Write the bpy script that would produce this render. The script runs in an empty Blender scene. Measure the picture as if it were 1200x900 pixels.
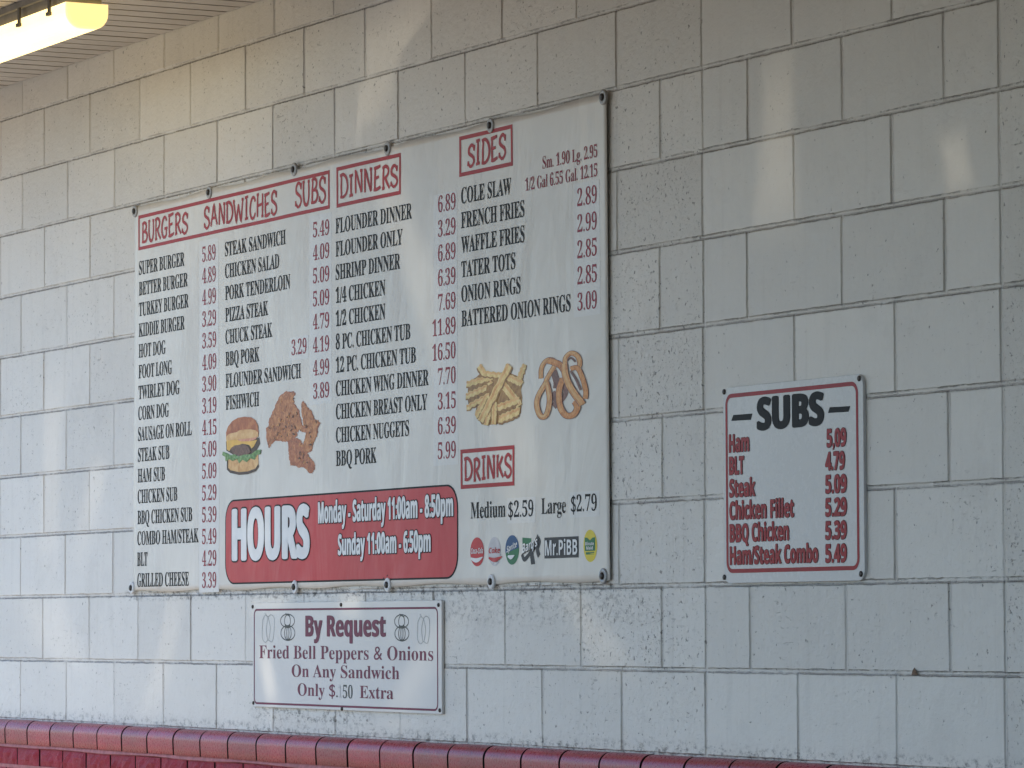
import bpy, bmesh, math, random
from mathutils import Vector, Matrix
from mathutils.geometry import tessellate_polygon

# ------------------------------------------------------------------ camera, sky, sun, exposure
scene = bpy.context.scene
COL = scene.collection
CAM = [140.933, [8.120338, -4.815401, 0.319207], [0.467879, 0.883782, -0.004233], [0.054273, -0.023951, 0.998239], [-0.882124, 0.467285, 0.059172]]
cam_data = bpy.data.cameras.new("camera")
cam_data.sensor_width = 36.0
cam_data.lens = CAM[0]
cam_data.clip_start = 0.05
cam_data.clip_end = 3000.0
cam = bpy.data.objects.new("camera", cam_data)
COL.objects.link(cam)
_r, _u, _f = (Vector(v) for v in CAM[2:5])
_m = Matrix((_r, _u, -_f)).transposed().to_4x4()
_m.translation = Vector(CAM[1])
cam.matrix_world = _m
scene.camera = cam

SUN_EL, SUN_AZ = 62.0, -80.0        # azimuth measured from +x towards +y, direction TO the sun
sun_dir = Vector((math.cos(math.radians(SUN_EL)) * math.cos(math.radians(SUN_AZ)),
                  math.cos(math.radians(SUN_EL)) * math.sin(math.radians(SUN_AZ)),
                  math.sin(math.radians(SUN_EL))))
world = bpy.data.worlds.new("World")
scene.world = world
world.use_nodes = True
wn = world.node_tree
bg = wn.nodes["Background"]
sky = wn.nodes.new("ShaderNodeTexSky")
sky.sky_type = 'NISHITA'
sky.sun_disc = False
sky.sun_elevation = math.radians(SUN_EL)
sky.sun_rotation = math.radians(90.0 - SUN_AZ)
sky.air_density = 1.0
sky.dust_density = 0.6
sky.ozone_density = 4.0
wn.links.new(sky.outputs[0], bg.inputs[0])
bg.inputs[1].default_value = 0.15
sun_data = bpy.data.lights.new("sun", 'SUN')
sun_data.energy = 2.15
sun_data.angle = math.radians(1.0)
sun_data.color = (1.0, 0.91, 0.77)
sun = bpy.data.objects.new("sun", sun_data)
COL.objects.link(sun)
sun.rotation_euler = sun_dir.to_track_quat('Z', 'Y').to_euler()
sun.location = (0, -6, 8)

scene.view_settings.view_transform = 'Standard'
scene.view_settings.look = 'None'
scene.view_settings.exposure = 1.38
scene.view_settings.gamma = 1.0
scene.render.engine = 'CYCLES'
scene.cycles.use_denoising = True
scene.cycles.max_bounces = 8
scene.cycles.diffuse_bounces = 5
scene.cycles.caustics_reflective = False
scene.cycles.caustics_refractive = False

# ------------------------------------------------------------------ measured layout (metres on the wall: x along it, z above the ledge)
ITEMS = [[['SUPER BURGER', -3.4422, -3.0804, 1.4043, 0.0415], ['BETTER BURGER', -3.4422, -3.0541, 1.3395, 0.0415], ['TURKEY BURGER', -3.4422, -3.0475, 1.2747, 0.0415], ['KIDDIE BURGER', -3.4422, -3.0768, 1.2099, 0.0415], ['HOT DOG', -3.4422, -3.2256, 1.145, 0.0415], ['FOOT LONG', -3.4422, -3.1742, 1.0802, 0.0415], ['TWIRLEY DOG', -3.4422, -3.1139, 1.0154, 0.0415], ['CORN DOG', -3.4422, -3.1985, 0.9505, 0.0415], ['SAUSAGE ON ROLL', -3.4422, -3.021, 0.8857, 0.0415], ['STEAK SUB', -3.4422, -3.1942, 0.8209, 0.0415], ['HAM SUB', -3.4422, -3.2294, 0.7561, 0.0415], ['CHICKEN SUB', -3.4422, -3.1318, 0.6912, 0.0415], ['BBQ CHICKEN SUB', -3.4422, -3.0181, 0.6264, 0.0415], ['COMBO HAM/STEAK', -3.4422, -2.9703, 0.5616, 0.0415], ['BLT', -3.4422, -3.3615, 0.4967, 0.0415], ['GRILLED CHEESE', -3.4422, -3.0438, 0.4319, 0.0415]], [['STEAK SANDWICH', -2.7727, -2.3396, 1.4069, 0.0412], ['CHICKEN SALAD', -2.7727, -2.3863, 1.3416, 0.0412], ['PORK TENDERLOIN', -2.7727, -2.3071, 1.2763, 0.0412], ['PIZZA STEAK', -2.7727, -2.4667, 1.211, 0.0412], ['CHUCK STEAK', -2.7727, -2.437, 1.1457, 0.0412], ['BBQ PORK', -2.7727, -2.527, 1.0804, 0.0412], ['FLOUNDER SANDWICH', -2.7727, -2.2335, 1.0151, 0.0412], ['FISHWICH', -2.7727, -2.5289, 0.9498, 0.0412]], [['FLOUNDER DINNER', -2.0026, -1.5304, 1.4073, 0.0419], ['FLOUNDER ONLY', -2.0026, -1.5863, 1.3421, 0.0419], ['SHRIMP DINNER', -2.0026, -1.6002, 1.2769, 0.0419], ['1/4 CHICKEN', -2.0026, -1.69, 1.2117, 0.0419], ['1/2 CHICKEN', -2.0026, -1.6903, 1.1465, 0.0419], ['8 PC. CHICKEN TUB', -2.0026, -1.538, 1.0813, 0.0419], ['12 PC. CHICKEN TUB', -2.0026, -1.5045, 1.0161, 0.0419], ['CHICKEN WING DINNER', -2.0026, -1.4284, 0.9509, 0.0419], ['CHICKEN BREAST ONLY', -2.0026, -1.4359, 0.8857, 0.0419], ['CHICKEN NUGGETS', -2.0026, -1.5432, 0.8205, 0.0419], ['BBQ PORK', -2.0026, -1.7476, 0.7553, 0.0419]], [['COLE SLAW', -1.2343, -0.9568, 1.4185, 0.0419], ['FRENCH FRIES', -1.2343, -0.886, 1.3536, 0.0419], ['WAFFLE FRIES', -1.2343, -0.8866, 1.2887, 0.0419], ['TATER TOTS', -1.2343, -0.9384, 1.2238, 0.0419], ['ONION RINGS', -1.2343, -0.911, 1.1589, 0.0419], ['BATTERED ONION RINGS', -1.2343, -0.6393, 1.094, 0.0419]]]
PRICES = [[['5.89', -2.9437, -2.842, 1.4035, 0.0444], ['4.89', -2.9437, -2.842, 1.3381, 0.0444], ['4.99', -2.9437, -2.842, 1.2728, 0.0444], ['3.29', -2.9437, -2.842, 1.2075, 0.0444], ['3.59', -2.9437, -2.8419, 1.1422, 0.0444], ['4.09', -2.9437, -2.8419, 1.0769, 0.0444], ['3.90', -2.9437, -2.8419, 1.0116, 0.0444], ['3.19', -2.9437, -2.8419, 0.9463, 0.0444], ['4.15', -2.9437, -2.8418, 0.8809, 0.0444], ['5.09', -2.9437, -2.8418, 0.8156, 0.0444], ['5.09', -2.9437, -2.8418, 0.7503, 0.0444], ['5.29', -2.9437, -2.8418, 0.685, 0.0444], ['5.39', -2.9437, -2.8418, 0.6197, 0.0444], ['5.49', -2.9437, -2.8417, 0.5544, 0.0444], ['4.29', -2.9437, -2.8417, 0.4891, 0.0444], ['3.39', -2.9437, -2.8417, 0.4238, 0.0444]], [['5.49', -2.1487, -2.0434, 1.4082, 0.042], ['4.09', -2.1487, -2.0436, 1.3428, 0.042], ['5.09', -2.1487, -2.0438, 1.2774, 0.042], ['5.09', -2.1487, -2.0441, 1.2119, 0.042], ['4.79', -2.1487, -2.0443, 1.1465, 0.042], ['4.19', -2.1487, -2.0445, 1.081, 0.042], ['4.99', -2.1487, -2.0448, 1.0156, 0.042], ['3.89', -2.1487, -2.045, 0.9502, 0.042], ['3.29', -2.2981, -2.1935, 1.0828, 0.0424]], [['6.89', -1.3695, -1.2662, 1.4076, 0.0428], ['3.29', -1.37, -1.2667, 1.3419, 0.0428], ['6.89', -1.3704, -1.2672, 1.2762, 0.0428], ['6.39', -1.3709, -1.2677, 1.2105, 0.0428], ['7.69', -1.3713, -1.2682, 1.1447, 0.0428], ['11.89', -1.405, -1.2687, 1.079, 0.0428], ['16.50', -1.4055, -1.2692, 1.0133, 0.0428], ['7.70', -1.3727, -1.2697, 0.9476, 0.0428], ['3.15', -1.3732, -1.2702, 0.8819, 0.0428], ['6.39', -1.3736, -1.2706, 0.8161, 0.0428], ['5.99', -1.3741, -1.2711, 0.7504, 0.0428]], [['2.89', -0.6021, -0.5002, 1.3522, 0.0427], ['2.99', -0.6021, -0.501, 1.2869, 0.0427], ['2.85', -0.6021, -0.5017, 1.2217, 0.0427], ['2.85', -0.6021, -0.5024, 1.1564, 0.0427], ['3.09', -0.6021, -0.5031, 1.0911, 0.0427], ['Sm. 1.90 Lg. 2.95', -0.7849, -0.4961, 1.4654, 0.0315], ['1/2 Gal 6.55 Gal. 12.15', -0.8787, -0.4968, 1.418, 0.0318]]]
HEADS = [[[(-3.4472, 1.5902), (-2.0408, 1.481)], [['BURGERS', -3.418, -3.0563, 1.5055, 0.0615], ['SANDWICHES', -2.9268, -2.402, 1.5033, 0.0619], ['SUBS', -2.2692, -2.0672, 1.5055, 0.0638]]], [[(-1.9962, 1.5925), (-1.5973, 1.4792)], [['DINNERS', -1.9726, -1.6157, 1.5073, 0.0575]]], [[(-1.245, 1.5975), (-0.9465, 1.4905)], [['SIDES', -1.197, -0.9861, 1.514, 0.0564]]], [[(-1.2449, 0.7708), (-0.9465, 0.6672)], [['DRINKS', -1.2229, -0.9623, 0.6899, 0.0571]]]]
SIZES = [['Medium', -1.1886, -0.9946, 0.5882, 0.0424], ['$2.59', -0.9786, -0.8451, 0.5859, 0.0405], ['Large', -0.8012, -0.6695, 0.5901, 0.0399], ['$2.79', -0.6416, -0.5087, 0.5913, 0.0404]]
STICK = [[(-2.9667, 1.468), (-2.8228, 0.4101)], [(-2.1735, 1.4705), (-2.0283, 0.9336)], [(-1.3984, 1.4568), (-1.2589, 0.7331)], [(-0.6222, 1.41), (-0.486, 1.0753)], [(-0.9857, 0.6354), (-0.8333, 0.5704)], [(-0.6481, 0.6405), (-0.4959, 0.577)], [(-2.3132, 1.1342), (-2.1804, 1.0674)]]
HOURS = [(-2.7727, 0.7076), (-1.2661, 0.4372)]
HTEXT = [['HOURS', -2.7279, -2.1764, 0.5008, 0.1536], ['Monday - Saturday 11:00am - 8:50pm', -2.1193, -1.2847, 0.5975, 0.0601], ['Sunday 11:00am - 6:50pm', -1.9893, -1.4115, 0.5059, 0.0583]]
BURGER = {'bun_top': [(-2.7686, 0.8593), (-2.7702, 0.883), (-2.7561, 0.8993), (-2.7229, 0.9146), (-2.6816, 0.9221), (-2.6325, 0.9231), (-2.5836, 0.9188), (-2.5513, 0.9084), (-2.5352, 0.8927), (-2.5304, 0.8726), (-2.5337, 0.8611), (-2.6325, 0.8586), (-2.7146, 0.8581)], 'bun_base': [(-2.7602, 0.8016), (-2.7602, 0.7747), (-2.7395, 0.7655), (-2.6735, 0.7575), (-2.6081, 0.7576), (-2.5515, 0.7639), (-2.5313, 0.7764), (-2.5337, 0.8097), (-2.6325, 0.8035)], 'shade': [(-2.7727, 0.8561), (-2.7702, 0.829), (-2.7146, 0.8134), (-2.6325, 0.8052), (-2.5514, 0.817), (-2.5192, 0.8389), (-2.5272, 0.8575), (-2.6325, 0.857)], 'patty': [(-2.7353, 0.8344), (-2.7064, 0.8416), (-2.6325, 0.8419), (-2.6, 0.8323), (-2.5878, 0.8184), (-2.6081, 0.8109), (-2.6653, 0.8088), (-2.7146, 0.816)], 'cheese': [(-2.7686, 0.8593), (-2.6652, 0.8577), (-2.5918, 0.8492), (-2.5417, 0.8515), (-2.5635, 0.8341), (-2.5821, 0.8275), (-2.5999, 0.8389), (-2.6489, 0.8443), (-2.6981, 0.8402), (-2.7353, 0.8344), (-2.7478, 0.8264), (-2.7644, 0.8321)], 'tomato': [(-2.6899, 0.8567), (-2.6081, 0.8609), (-2.5353, 0.8612), (-2.5514, 0.8535), (-2.5918, 0.8492), (-2.657, 0.8513)], 'lettuce': [(-2.7936, 0.8266), (-2.7644, 0.8214), (-2.7395, 0.8143), (-2.7064, 0.8157), (-2.6817, 0.8081), (-2.6325, 0.8119), (-2.5838, 0.811), (-2.5434, 0.8217), (-2.5112, 0.822), (-2.5153, 0.809), (-2.5434, 0.8067), (-2.5595, 0.7941), (-2.5919, 0.7993), (-2.6163, 0.7889), (-2.6489, 0.7968), (-2.6735, 0.7876), (-2.6899, 0.8007), (-2.7229, 0.7962), (-2.7478, 0.8028), (-2.7727, 0.797), (-2.7769, 0.8107), (-2.7978, 0.8166)]}
CHICKEN = [[(-2.3369, 0.9818), (-2.2825, 0.979), (-2.2709, 0.9702), (-2.2864, 0.9629), (-2.2787, 0.9446), (-2.244, 0.9201), (-2.2364, 0.8986), (-2.2249, 0.8819), (-2.1982, 0.8613), (-2.2097, 0.8569), (-2.2442, 0.8665), (-2.2596, 0.8607), (-2.2635, 0.8479), (-2.2828, 0.8455), (-2.3216, 0.8357), (-2.3764, 0.8396), (-2.4078, 0.8442), (-2.4474, 0.8343), (-2.4514, 0.823), (-2.4633, 0.8267), (-2.4752, 0.8503), (-2.4792, 0.8819), (-2.4632, 0.8845), (-2.4592, 0.9024), (-2.4393, 0.9213), (-2.4076, 0.9527), (-2.384, 0.9712)], [(-2.3216, 0.8373), (-2.2828, 0.8471), (-2.2442, 0.8406), (-2.2212, 0.8267), (-2.2098, 0.81), (-2.1907, 0.7963), (-2.1679, 0.7826), (-2.1414, 0.7687), (-2.1415, 0.7526), (-2.1605, 0.7398), (-2.1795, 0.7411), (-2.1909, 0.7544), (-2.2368, 0.7592), (-2.283, 0.7674), (-2.3062, 0.7682), (-2.314, 0.7848), (-2.3217, 0.8047)], [(-2.2324, 0.9374), (-2.227, 0.9468), (-2.2094, 0.9459), (-2.1865, 0.9286), (-2.1599, 0.9144), (-2.1373, 0.8892), (-2.1146, 0.8881), (-2.1033, 0.8796), (-2.1222, 0.8612), (-2.1185, 0.8513), (-2.1374, 0.8329), (-2.1565, 0.8111), (-2.1603, 0.8032), (-2.1907, 0.7979), (-2.2098, 0.8003), (-2.2213, 0.8202), (-2.2059, 0.839), (-2.1982, 0.858), (-2.2173, 0.8815), (-2.2271, 0.9079)]]
FRYBASE = [(-1.2034, 0.946), (-1.1522, 0.9565), (-1.1232, 0.9683), (-1.0371, 0.9617), (-0.9804, 0.9601), (-0.9314, 0.9475), (-0.8966, 0.9357), (-0.9108, 0.9103), (-0.904, 0.8903), (-0.9113, 0.8513), (-0.9534, 0.8336), (-1.0028, 0.8293), (-1.074, 0.8286), (-1.1243, 0.8315), (-1.1458, 0.8492), (-1.1603, 0.8599), (-1.1529, 0.878), (-1.1965, 0.8851), (-1.2037, 0.9057), (-1.1998, 0.929)]
FRIES = [[(-0.8928, 0.9732), (-0.9316, 0.9245), 0.017], [(-1.1339, 0.9839), (-1.0731, 0.9355), 0.0211], [(-1.2071, 0.9411), (-1.0586, 0.953), 0.0187], [(-1.211, 0.9094), (-1.0947, 0.9267), 0.0187], [(-1.2075, 0.879), (-1.0805, 0.906), 0.017], [(-1.1567, 0.8531), (-1.1021, 0.9004), 0.017], [(-1.116, 0.9645), (-0.9876, 0.9506), 0.017], [(-1.0017, 0.9531), (-0.9037, 0.9263), 0.0205], [(-1.009, 0.932), (-0.9181, 0.8713), 0.0256], [(-1.0379, 0.8706), (-0.918, 0.8861), 0.0211], [(-1.0275, 0.8404), (-0.9148, 0.858), 0.0239], [(-1.052, 0.8846), (-1.0561, 0.8301), 0.017], [(-1.0844, 0.8663), (-1.0991, 0.8304), 0.017], [(-0.9732, 0.9762), (-1.1278, 0.8417), 0.0245]]
RINGS = [[[(-0.732, 0.9492), (-0.7122, 0.9158), (-0.7324, 0.9137)], 0.0205, 2], [[(-0.7394, 0.8947), (-0.7126, 0.8708), (-0.733, 0.8589)], 0.0205, 2], [[(-0.6819, 0.9238), (-0.6655, 0.8908), (-0.6925, 0.8698)], 0.0136, 2], [[(-0.8002, 0.9336), (-0.7986, 0.9563), (-0.7827, 0.9716), (-0.7588, 0.9783), (-0.7318, 0.975), (-0.7252, 0.9617), (-0.7456, 0.9468), (-0.7695, 0.9287), (-0.7799, 0.9163)], 0.0116, 0], [[(-0.7589, 0.9766), (-0.7251, 0.9698), (-0.6915, 0.9598), (-0.665, 0.9389)], 0.015, 1], [[(-0.6681, 0.9584), (-0.6646, 0.9774), (-0.6345, 0.9878), (-0.6015, 0.9784), (-0.5898, 0.9602), (-0.5985, 0.9463)], 0.0116, 0], [[(-0.6547, 0.9704), (-0.6346, 0.9756), (-0.6129, 0.9647)], 0.0055, 2], [[(-0.6382, 0.9486), (-0.6018, 0.9481), (-0.5758, 0.9212), (-0.5597, 0.8885), (-0.5632, 0.8696)], 0.0116, 1], [[(-0.6383, 0.9438), (-0.6087, 0.9198), (-0.5859, 0.893)], 0.0068, 2], [[(-0.7696, 0.9222), (-0.8143, 0.8889), (-0.8214, 0.8633), (-0.8011, 0.8379), (-0.7704, 0.8397), (-0.7531, 0.8696), (-0.7562, 0.8988), (-0.7696, 0.9222)], 0.0136, 0], [[(-0.6785, 0.9269), (-0.6989, 0.899), (-0.6959, 0.8603), (-0.6661, 0.8348), (-0.6262, 0.8329), (-0.6029, 0.8493), (-0.6159, 0.8659)], 0.015, 1], [[(-0.6714, 0.9618), (-0.665, 0.9357), (-0.6453, 0.909), (-0.6124, 0.8817), (-0.5862, 0.8644), (-0.5765, 0.8559)], 0.0164, 0]]
LOGO = {'red': [(-1.154, 0.501), (-1.1145, 0.5003), (-1.1537, 0.5387)], 'pale': [(-1.0563, 0.5004), (-1.0203, 0.4997), (-1.056, 0.5378)], 'green': [(-0.9588, 0.5026), (-0.9215, 0.5019), (-0.9584, 0.5404)], 'rb': [(-0.9033, 0.4634), (-0.8086, 0.5331)], 'box': [(-0.7851, 0.4776), (-0.6034, 0.5304)], 'yel': [(-0.5435, 0.5053), (-0.508, 0.5047), (-0.543, 0.5453)], 'dark': [(-0.5715, 0.4928), (-0.5172, 0.5261)]}
GROM = [(-3.4722, 1.6067), (-2.8866, 1.6093), (-2.277, 1.6161), (-1.676, 1.6127), (-1.0674, 1.6078), (-0.4604, 1.6098), (-3.4854, 0.429), (-2.2788, 0.4203), (-1.6757, 0.4203), (-1.0726, 0.4226), (-0.4778, 0.43)]
BANNER = [(-3.4722, 1.6107), (-0.4474, 1.6231), (-0.4485, 0.4151), (-3.4819, 0.421)]
SUBS = [(0.0999, 0.8646), (0.6997, 0.8578), (0.6943, 0.4047), (0.0972, 0.4072)]
SBORD = [(0.1091, 0.4293), (0.6777, 0.8458)]
STITLE = [['SUBS', 0.2489, 0.5382, 0.7544, 0.0766]]
SDASH = [[(0.1361, 0.7826), (0.223, 0.7812), (0.2304, 0.7954), (0.1451, 0.7961)], [(0.5541, 0.781), (0.6384, 0.7798), (0.6456, 0.792), (0.5614, 0.7935)]]
SITEMS = [['Ham', 0.1247, 0.2162, 0.7091, 0.042], ['BLT', 0.1247, 0.1919, 0.657, 0.042], ['Steak', 0.1247, 0.2418, 0.6049, 0.042], ['Chicken Fillet', 0.1247, 0.4081, 0.5527, 0.042], ['BBQ Chicken', 0.1247, 0.3858, 0.5006, 0.042], ['Ham/Steak Combo', 0.1247, 0.5091, 0.4485, 0.042]]
SPRICES = [['5,09', 0.5475, 0.6294, 0.7042, 0.0411], ['4.79', 0.5414, 0.6223, 0.6528, 0.0411], ['5.09', 0.5405, 0.6294, 0.6014, 0.0411], ['5.29', 0.5397, 0.6286, 0.55, 0.0411], ['5.39', 0.5388, 0.6277, 0.4986, 0.0411], ['5.49', 0.538, 0.6268, 0.4473, 0.0411]]
SSCREW = [(0.1047, 0.852), (0.683, 0.8512), (0.1001, 0.4201), (0.6832, 0.4206)]
REQ = [(-2.5761, 0.3782), (-1.3557, 0.3751), (-1.3578, 0.0779), (-2.5703, 0.0733)]
RBORD = [(-2.5643, 0.0833), (-1.3773, 0.3595)]
RTITLE = [['By Request', -2.209, -1.6912, 0.2796, 0.0591]]
RTEXT = [['Fried Bell Peppers & Onions', -2.5262, -1.4058, 0.2164, 0.0371], ['On Any Sandwich', -2.3015, -1.6091, 0.1651, 0.0345], ['Only $', -2.2617, -2.013, 0.1123, 0.0346], ['Extra', -1.8559, -1.6464, 0.111, 0.034]]
RFIFTY = [['.', -2.0069, -1.9953, 0.1112, 0.0355], ['50', -1.9628, -1.9009, 0.1088, 0.0359]]
RFAINT = [['1', -1.9898, -1.9732, 0.1103, 0.0343]]
RICONS = [[[(-2.5029, 0.3252), (-2.4834, 0.3412), (-2.4641, 0.3358), (-2.4447, 0.3421), (-2.4216, 0.3304), (-2.4256, 0.2825), (-2.4384, 0.2639), (-2.4642, 0.2691), (-2.4835, 0.2622), (-2.5055, 0.2771), (-2.5029, 0.3252)], [(-2.4641, 0.3347), (-2.477, 0.3038), (-2.468, 0.2691)], [(-2.4641, 0.3347), (-2.4486, 0.3038), (-2.4603, 0.2692)], [(-2.4873, 0.3476), (-2.4744, 0.339), (-2.4641, 0.3347)]], [[(-2.2822, 0.3242), (-2.2848, 0.3181), (-2.2923, 0.3126), (-2.3039, 0.3084), (-2.3183, 0.3059), (-2.3341, 0.3054), (-2.3494, 0.3069), (-2.3627, 0.3104), (-2.3724, 0.3153), (-2.3776, 0.3213), (-2.3776, 0.3276), (-2.3724, 0.3335), (-2.3626, 0.3384), (-2.3493, 0.3418), (-2.334, 0.3433), (-2.3182, 0.3427), (-2.3038, 0.3401), (-2.2922, 0.3359), (-2.2848, 0.3304), (-2.2822, 0.3242)], [(-2.3099, 0.3232), (-2.3122, 0.3149), (-2.3186, 0.3085), (-2.3277, 0.3054), (-2.3373, 0.3065), (-2.3452, 0.3114), (-2.3497, 0.319), (-2.3497, 0.3276), (-2.3452, 0.3352), (-2.3372, 0.3401), (-2.3276, 0.3411), (-2.3185, 0.338), (-2.3122, 0.3315), (-2.3099, 0.3232)], [(-2.2798, 0.2895), (-2.2824, 0.2827), (-2.2899, 0.2766), (-2.3014, 0.2719), (-2.3159, 0.269), (-2.3316, 0.2684), (-2.3469, 0.2701), (-2.3602, 0.2739), (-2.37, 0.2794), (-2.3751, 0.286), (-2.3751, 0.2929), (-2.3699, 0.2995), (-2.3601, 0.305), (-2.3469, 0.3088), (-2.3315, 0.3105), (-2.3158, 0.3099), (-2.3014, 0.3071), (-2.2898, 0.3024), (-2.2824, 0.2963), (-2.2798, 0.2895)], [(-2.3049, 0.2895), (-2.3075, 0.2802), (-2.3147, 0.273), (-2.3249, 0.2696), (-2.3357, 0.2707), (-2.3447, 0.2762), (-2.3497, 0.2847), (-2.3497, 0.2943), (-2.3446, 0.3028), (-2.3356, 0.3082), (-2.3248, 0.3094), (-2.3147, 0.306), (-2.3075, 0.2988), (-2.3049, 0.2895)], [(-2.32, 0.2895), (-2.3218, 0.2773), (-2.3263, 0.2708), (-2.3314, 0.273), (-2.3347, 0.283), (-2.3347, 0.296), (-2.3313, 0.3059), (-2.3262, 0.3082), (-2.3218, 0.3017), (-2.32, 0.2895)], [(-2.3426, 0.3455), (-2.3275, 0.3401), (-2.3123, 0.338)], [(-2.3452, 0.3138), (-2.3276, 0.3085), (-2.3149, 0.3148)], [(-2.3301, 0.3095), (-2.3276, 0.3064)]], [[(-1.5521, 0.3211), (-1.5544, 0.3153), (-1.5611, 0.3102), (-1.5714, 0.3062), (-1.5843, 0.3038), (-1.5983, 0.3034), (-1.6119, 0.3048), (-1.6237, 0.3081), (-1.6324, 0.3127), (-1.6369, 0.3183), (-1.6369, 0.3243), (-1.6323, 0.3299), (-1.6236, 0.3345), (-1.6117, 0.3377), (-1.5981, 0.3391), (-1.5841, 0.3386), (-1.5712, 0.3362), (-1.5609, 0.3321), (-1.5543, 0.3269), (-1.5521, 0.3211)], [(-1.5767, 0.3202), (-1.5788, 0.3123), (-1.5845, 0.3063), (-1.5926, 0.3034), (-1.6011, 0.3044), (-1.6082, 0.309), (-1.6122, 0.3162), (-1.6121, 0.3243), (-1.6081, 0.3315), (-1.6009, 0.3361), (-1.5924, 0.337), (-1.5844, 0.3341), (-1.5787, 0.3281), (-1.5767, 0.3202)], [(-1.55, 0.2884), (-1.5524, 0.2819), (-1.559, 0.2762), (-1.5694, 0.2717), (-1.5822, 0.2691), (-1.5962, 0.2685), (-1.6099, 0.2701), (-1.6217, 0.2737), (-1.6303, 0.2788), (-1.6349, 0.285), (-1.6348, 0.2916), (-1.6302, 0.2978), (-1.6215, 0.303), (-1.6097, 0.3066), (-1.596, 0.3082), (-1.582, 0.3077), (-1.5692, 0.305), (-1.5589, 0.3006), (-1.5523, 0.2948), (-1.55, 0.2884)], [(-1.5724, 0.2884), (-1.5748, 0.2796), (-1.5812, 0.2728), (-1.5903, 0.2696), (-1.5999, 0.2707), (-1.6078, 0.2758), (-1.6123, 0.2838), (-1.6122, 0.2929), (-1.6077, 0.3009), (-1.5997, 0.3061), (-1.59, 0.3071), (-1.581, 0.3039), (-1.5746, 0.2971), (-1.5724, 0.2884)], [(-1.5858, 0.2884), (-1.5875, 0.2768), (-1.5915, 0.2707), (-1.596, 0.2728), (-1.599, 0.2822), (-1.5989, 0.2945), (-1.5959, 0.3039), (-1.5913, 0.306), (-1.5874, 0.2999), (-1.5858, 0.2884)], [(-1.6058, 0.3412), (-1.5923, 0.3362), (-1.5788, 0.3341)], [(-1.6082, 0.3113), (-1.5925, 0.3063), (-1.5812, 0.3122)], [(-1.5947, 0.3073), (-1.5925, 0.3043)]], [[(-1.4965, 0.319), (-1.4798, 0.3338), (-1.4633, 0.3288), (-1.4468, 0.3347), (-1.4271, 0.3238), (-1.4307, 0.2796), (-1.4418, 0.2624), (-1.4637, 0.2673), (-1.4803, 0.2608), (-1.499, 0.2746), (-1.4965, 0.319)], [(-1.4633, 0.3279), (-1.4745, 0.2993), (-1.467, 0.2673)], [(-1.4633, 0.3279), (-1.4503, 0.2993), (-1.4604, 0.2673)], [(-1.4831, 0.3397), (-1.4721, 0.3318), (-1.4633, 0.3279)]]]
RSCREW = [(-2.5713, 0.3658), (-1.3733, 0.3642), (-2.5667, 0.0864), (-1.3677, 0.0859), (-1.9733, 0.3683), (-1.9689, 0.0794)]
SCRAP = [(0.8672, 0.2007), (0.8808, 0.2174), (0.892, 0.201)]
PATCHES = [[(-2.435, 2.0983), (-2.3815, 2.1009), (-2.3934, 2.0427), (-2.4711, 2.033)], [(-2.2934, 1.9947), (-2.2294, 1.9937), (-2.2528, 1.9155), (-2.3761, 1.8415), (-2.4594, 1.8513), (-2.4234, 1.9069)], [(-1.8097, 1.9456), (-1.6808, 1.971), (-1.6067, 2.0078), (-1.431, 1.9833), (-1.462, 1.9413), (-1.618, 1.8687), (-1.6499, 1.8211), (-1.6714, 1.758), (-1.8326, 1.6867), (-1.9203, 1.6437), (-1.9531, 1.7121), (-1.8538, 1.8082)], [(-1.7683, 1.5849), (-1.6303, 1.5706), (-1.5272, 1.3932), (-1.3757, 1.2015), (-1.4172, 1.0218), (-1.5183, 1.1661), (-1.6317, 1.314), (-1.7263, 1.4393)], [(0.2878, 1.5813), (0.3918, 1.5762), (0.4086, 1.2463), (0.2452, 1.2496)], [(0.9967, 1.3444), (1.0807, 1.3517), (1.1105, 1.2412), (1.027, 1.233)], [(-0.7233, 0.3859), (-0.6037, 0.385), (-0.3656, 0.2156), (-0.5189, 0.1977)], [(-4.494, 0.4071), (-4.1227, 0.4044), (-4.0171, 0.2797), (-3.9133, 0.1979), (-4.1213, 0.1965), (-4.3359, 0.2597)], [(-3.2295, 0.3874), (-3.0976, 0.4021), (-3.2289, 0.1375), (-3.336, 0.0524), (-3.4448, 0.0452), (-3.3094, 0.215)], [(-1.4222, 0.2894), (-1.3124, 0.2895), (-1.5355, 0.07), (-1.7762, 0.0191), (-1.9932, 0.0142), (-1.6965, 0.0671)], [(-4.2645, 1.0517), (-4.112, 1.0663), (-4.1541, 0.5716), (-4.2916, 0.5461)], [(-3.7722, 1.005), (-3.6436, 1.0203), (-3.785, 0.6735), (-3.9154, 0.5672), (-3.9599, 0.623)], [(-2.5692, 0.8411), (-2.3899, 0.846), (-2.4615, 0.5402), (-2.6303, 0.4933)], [(-1.16, 1.0063), (-0.988, 1.018), (-0.7879, 0.6815), (-0.9272, 0.5117), (-1.0381, 0.6899)]]  # wall areas to be lit through the roof panes
GLINTS = [[(-2.5337, 0.2195), (-2.462, 0.215), (-2.4032, 0.0882), (-2.4741, 0.0772)], [(-1.9917, 0.3793), (-1.8604, 0.3785), (-1.8715, 0.3315), (-1.9698, 0.3365)], [(-2.5818, 0.3807), (-2.3556, 0.3817), (-2.3791, 0.3549), (-2.5697, 0.3533)]]  # spots lit harder through the panes to stand for glints
ROWS = [(0, 0.0), (0.0008, 0.2036), (-0.0011, 0.4037), (-0.0007, 0.6089), (-0.0004, 0.8109), (-0.0003, 1.0157), (0.0008, 1.2224), (0.001, 1.428), (-0.0017, 1.6264), (-0.0015, 1.8225), (-0.0014, 2.0224)]

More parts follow.
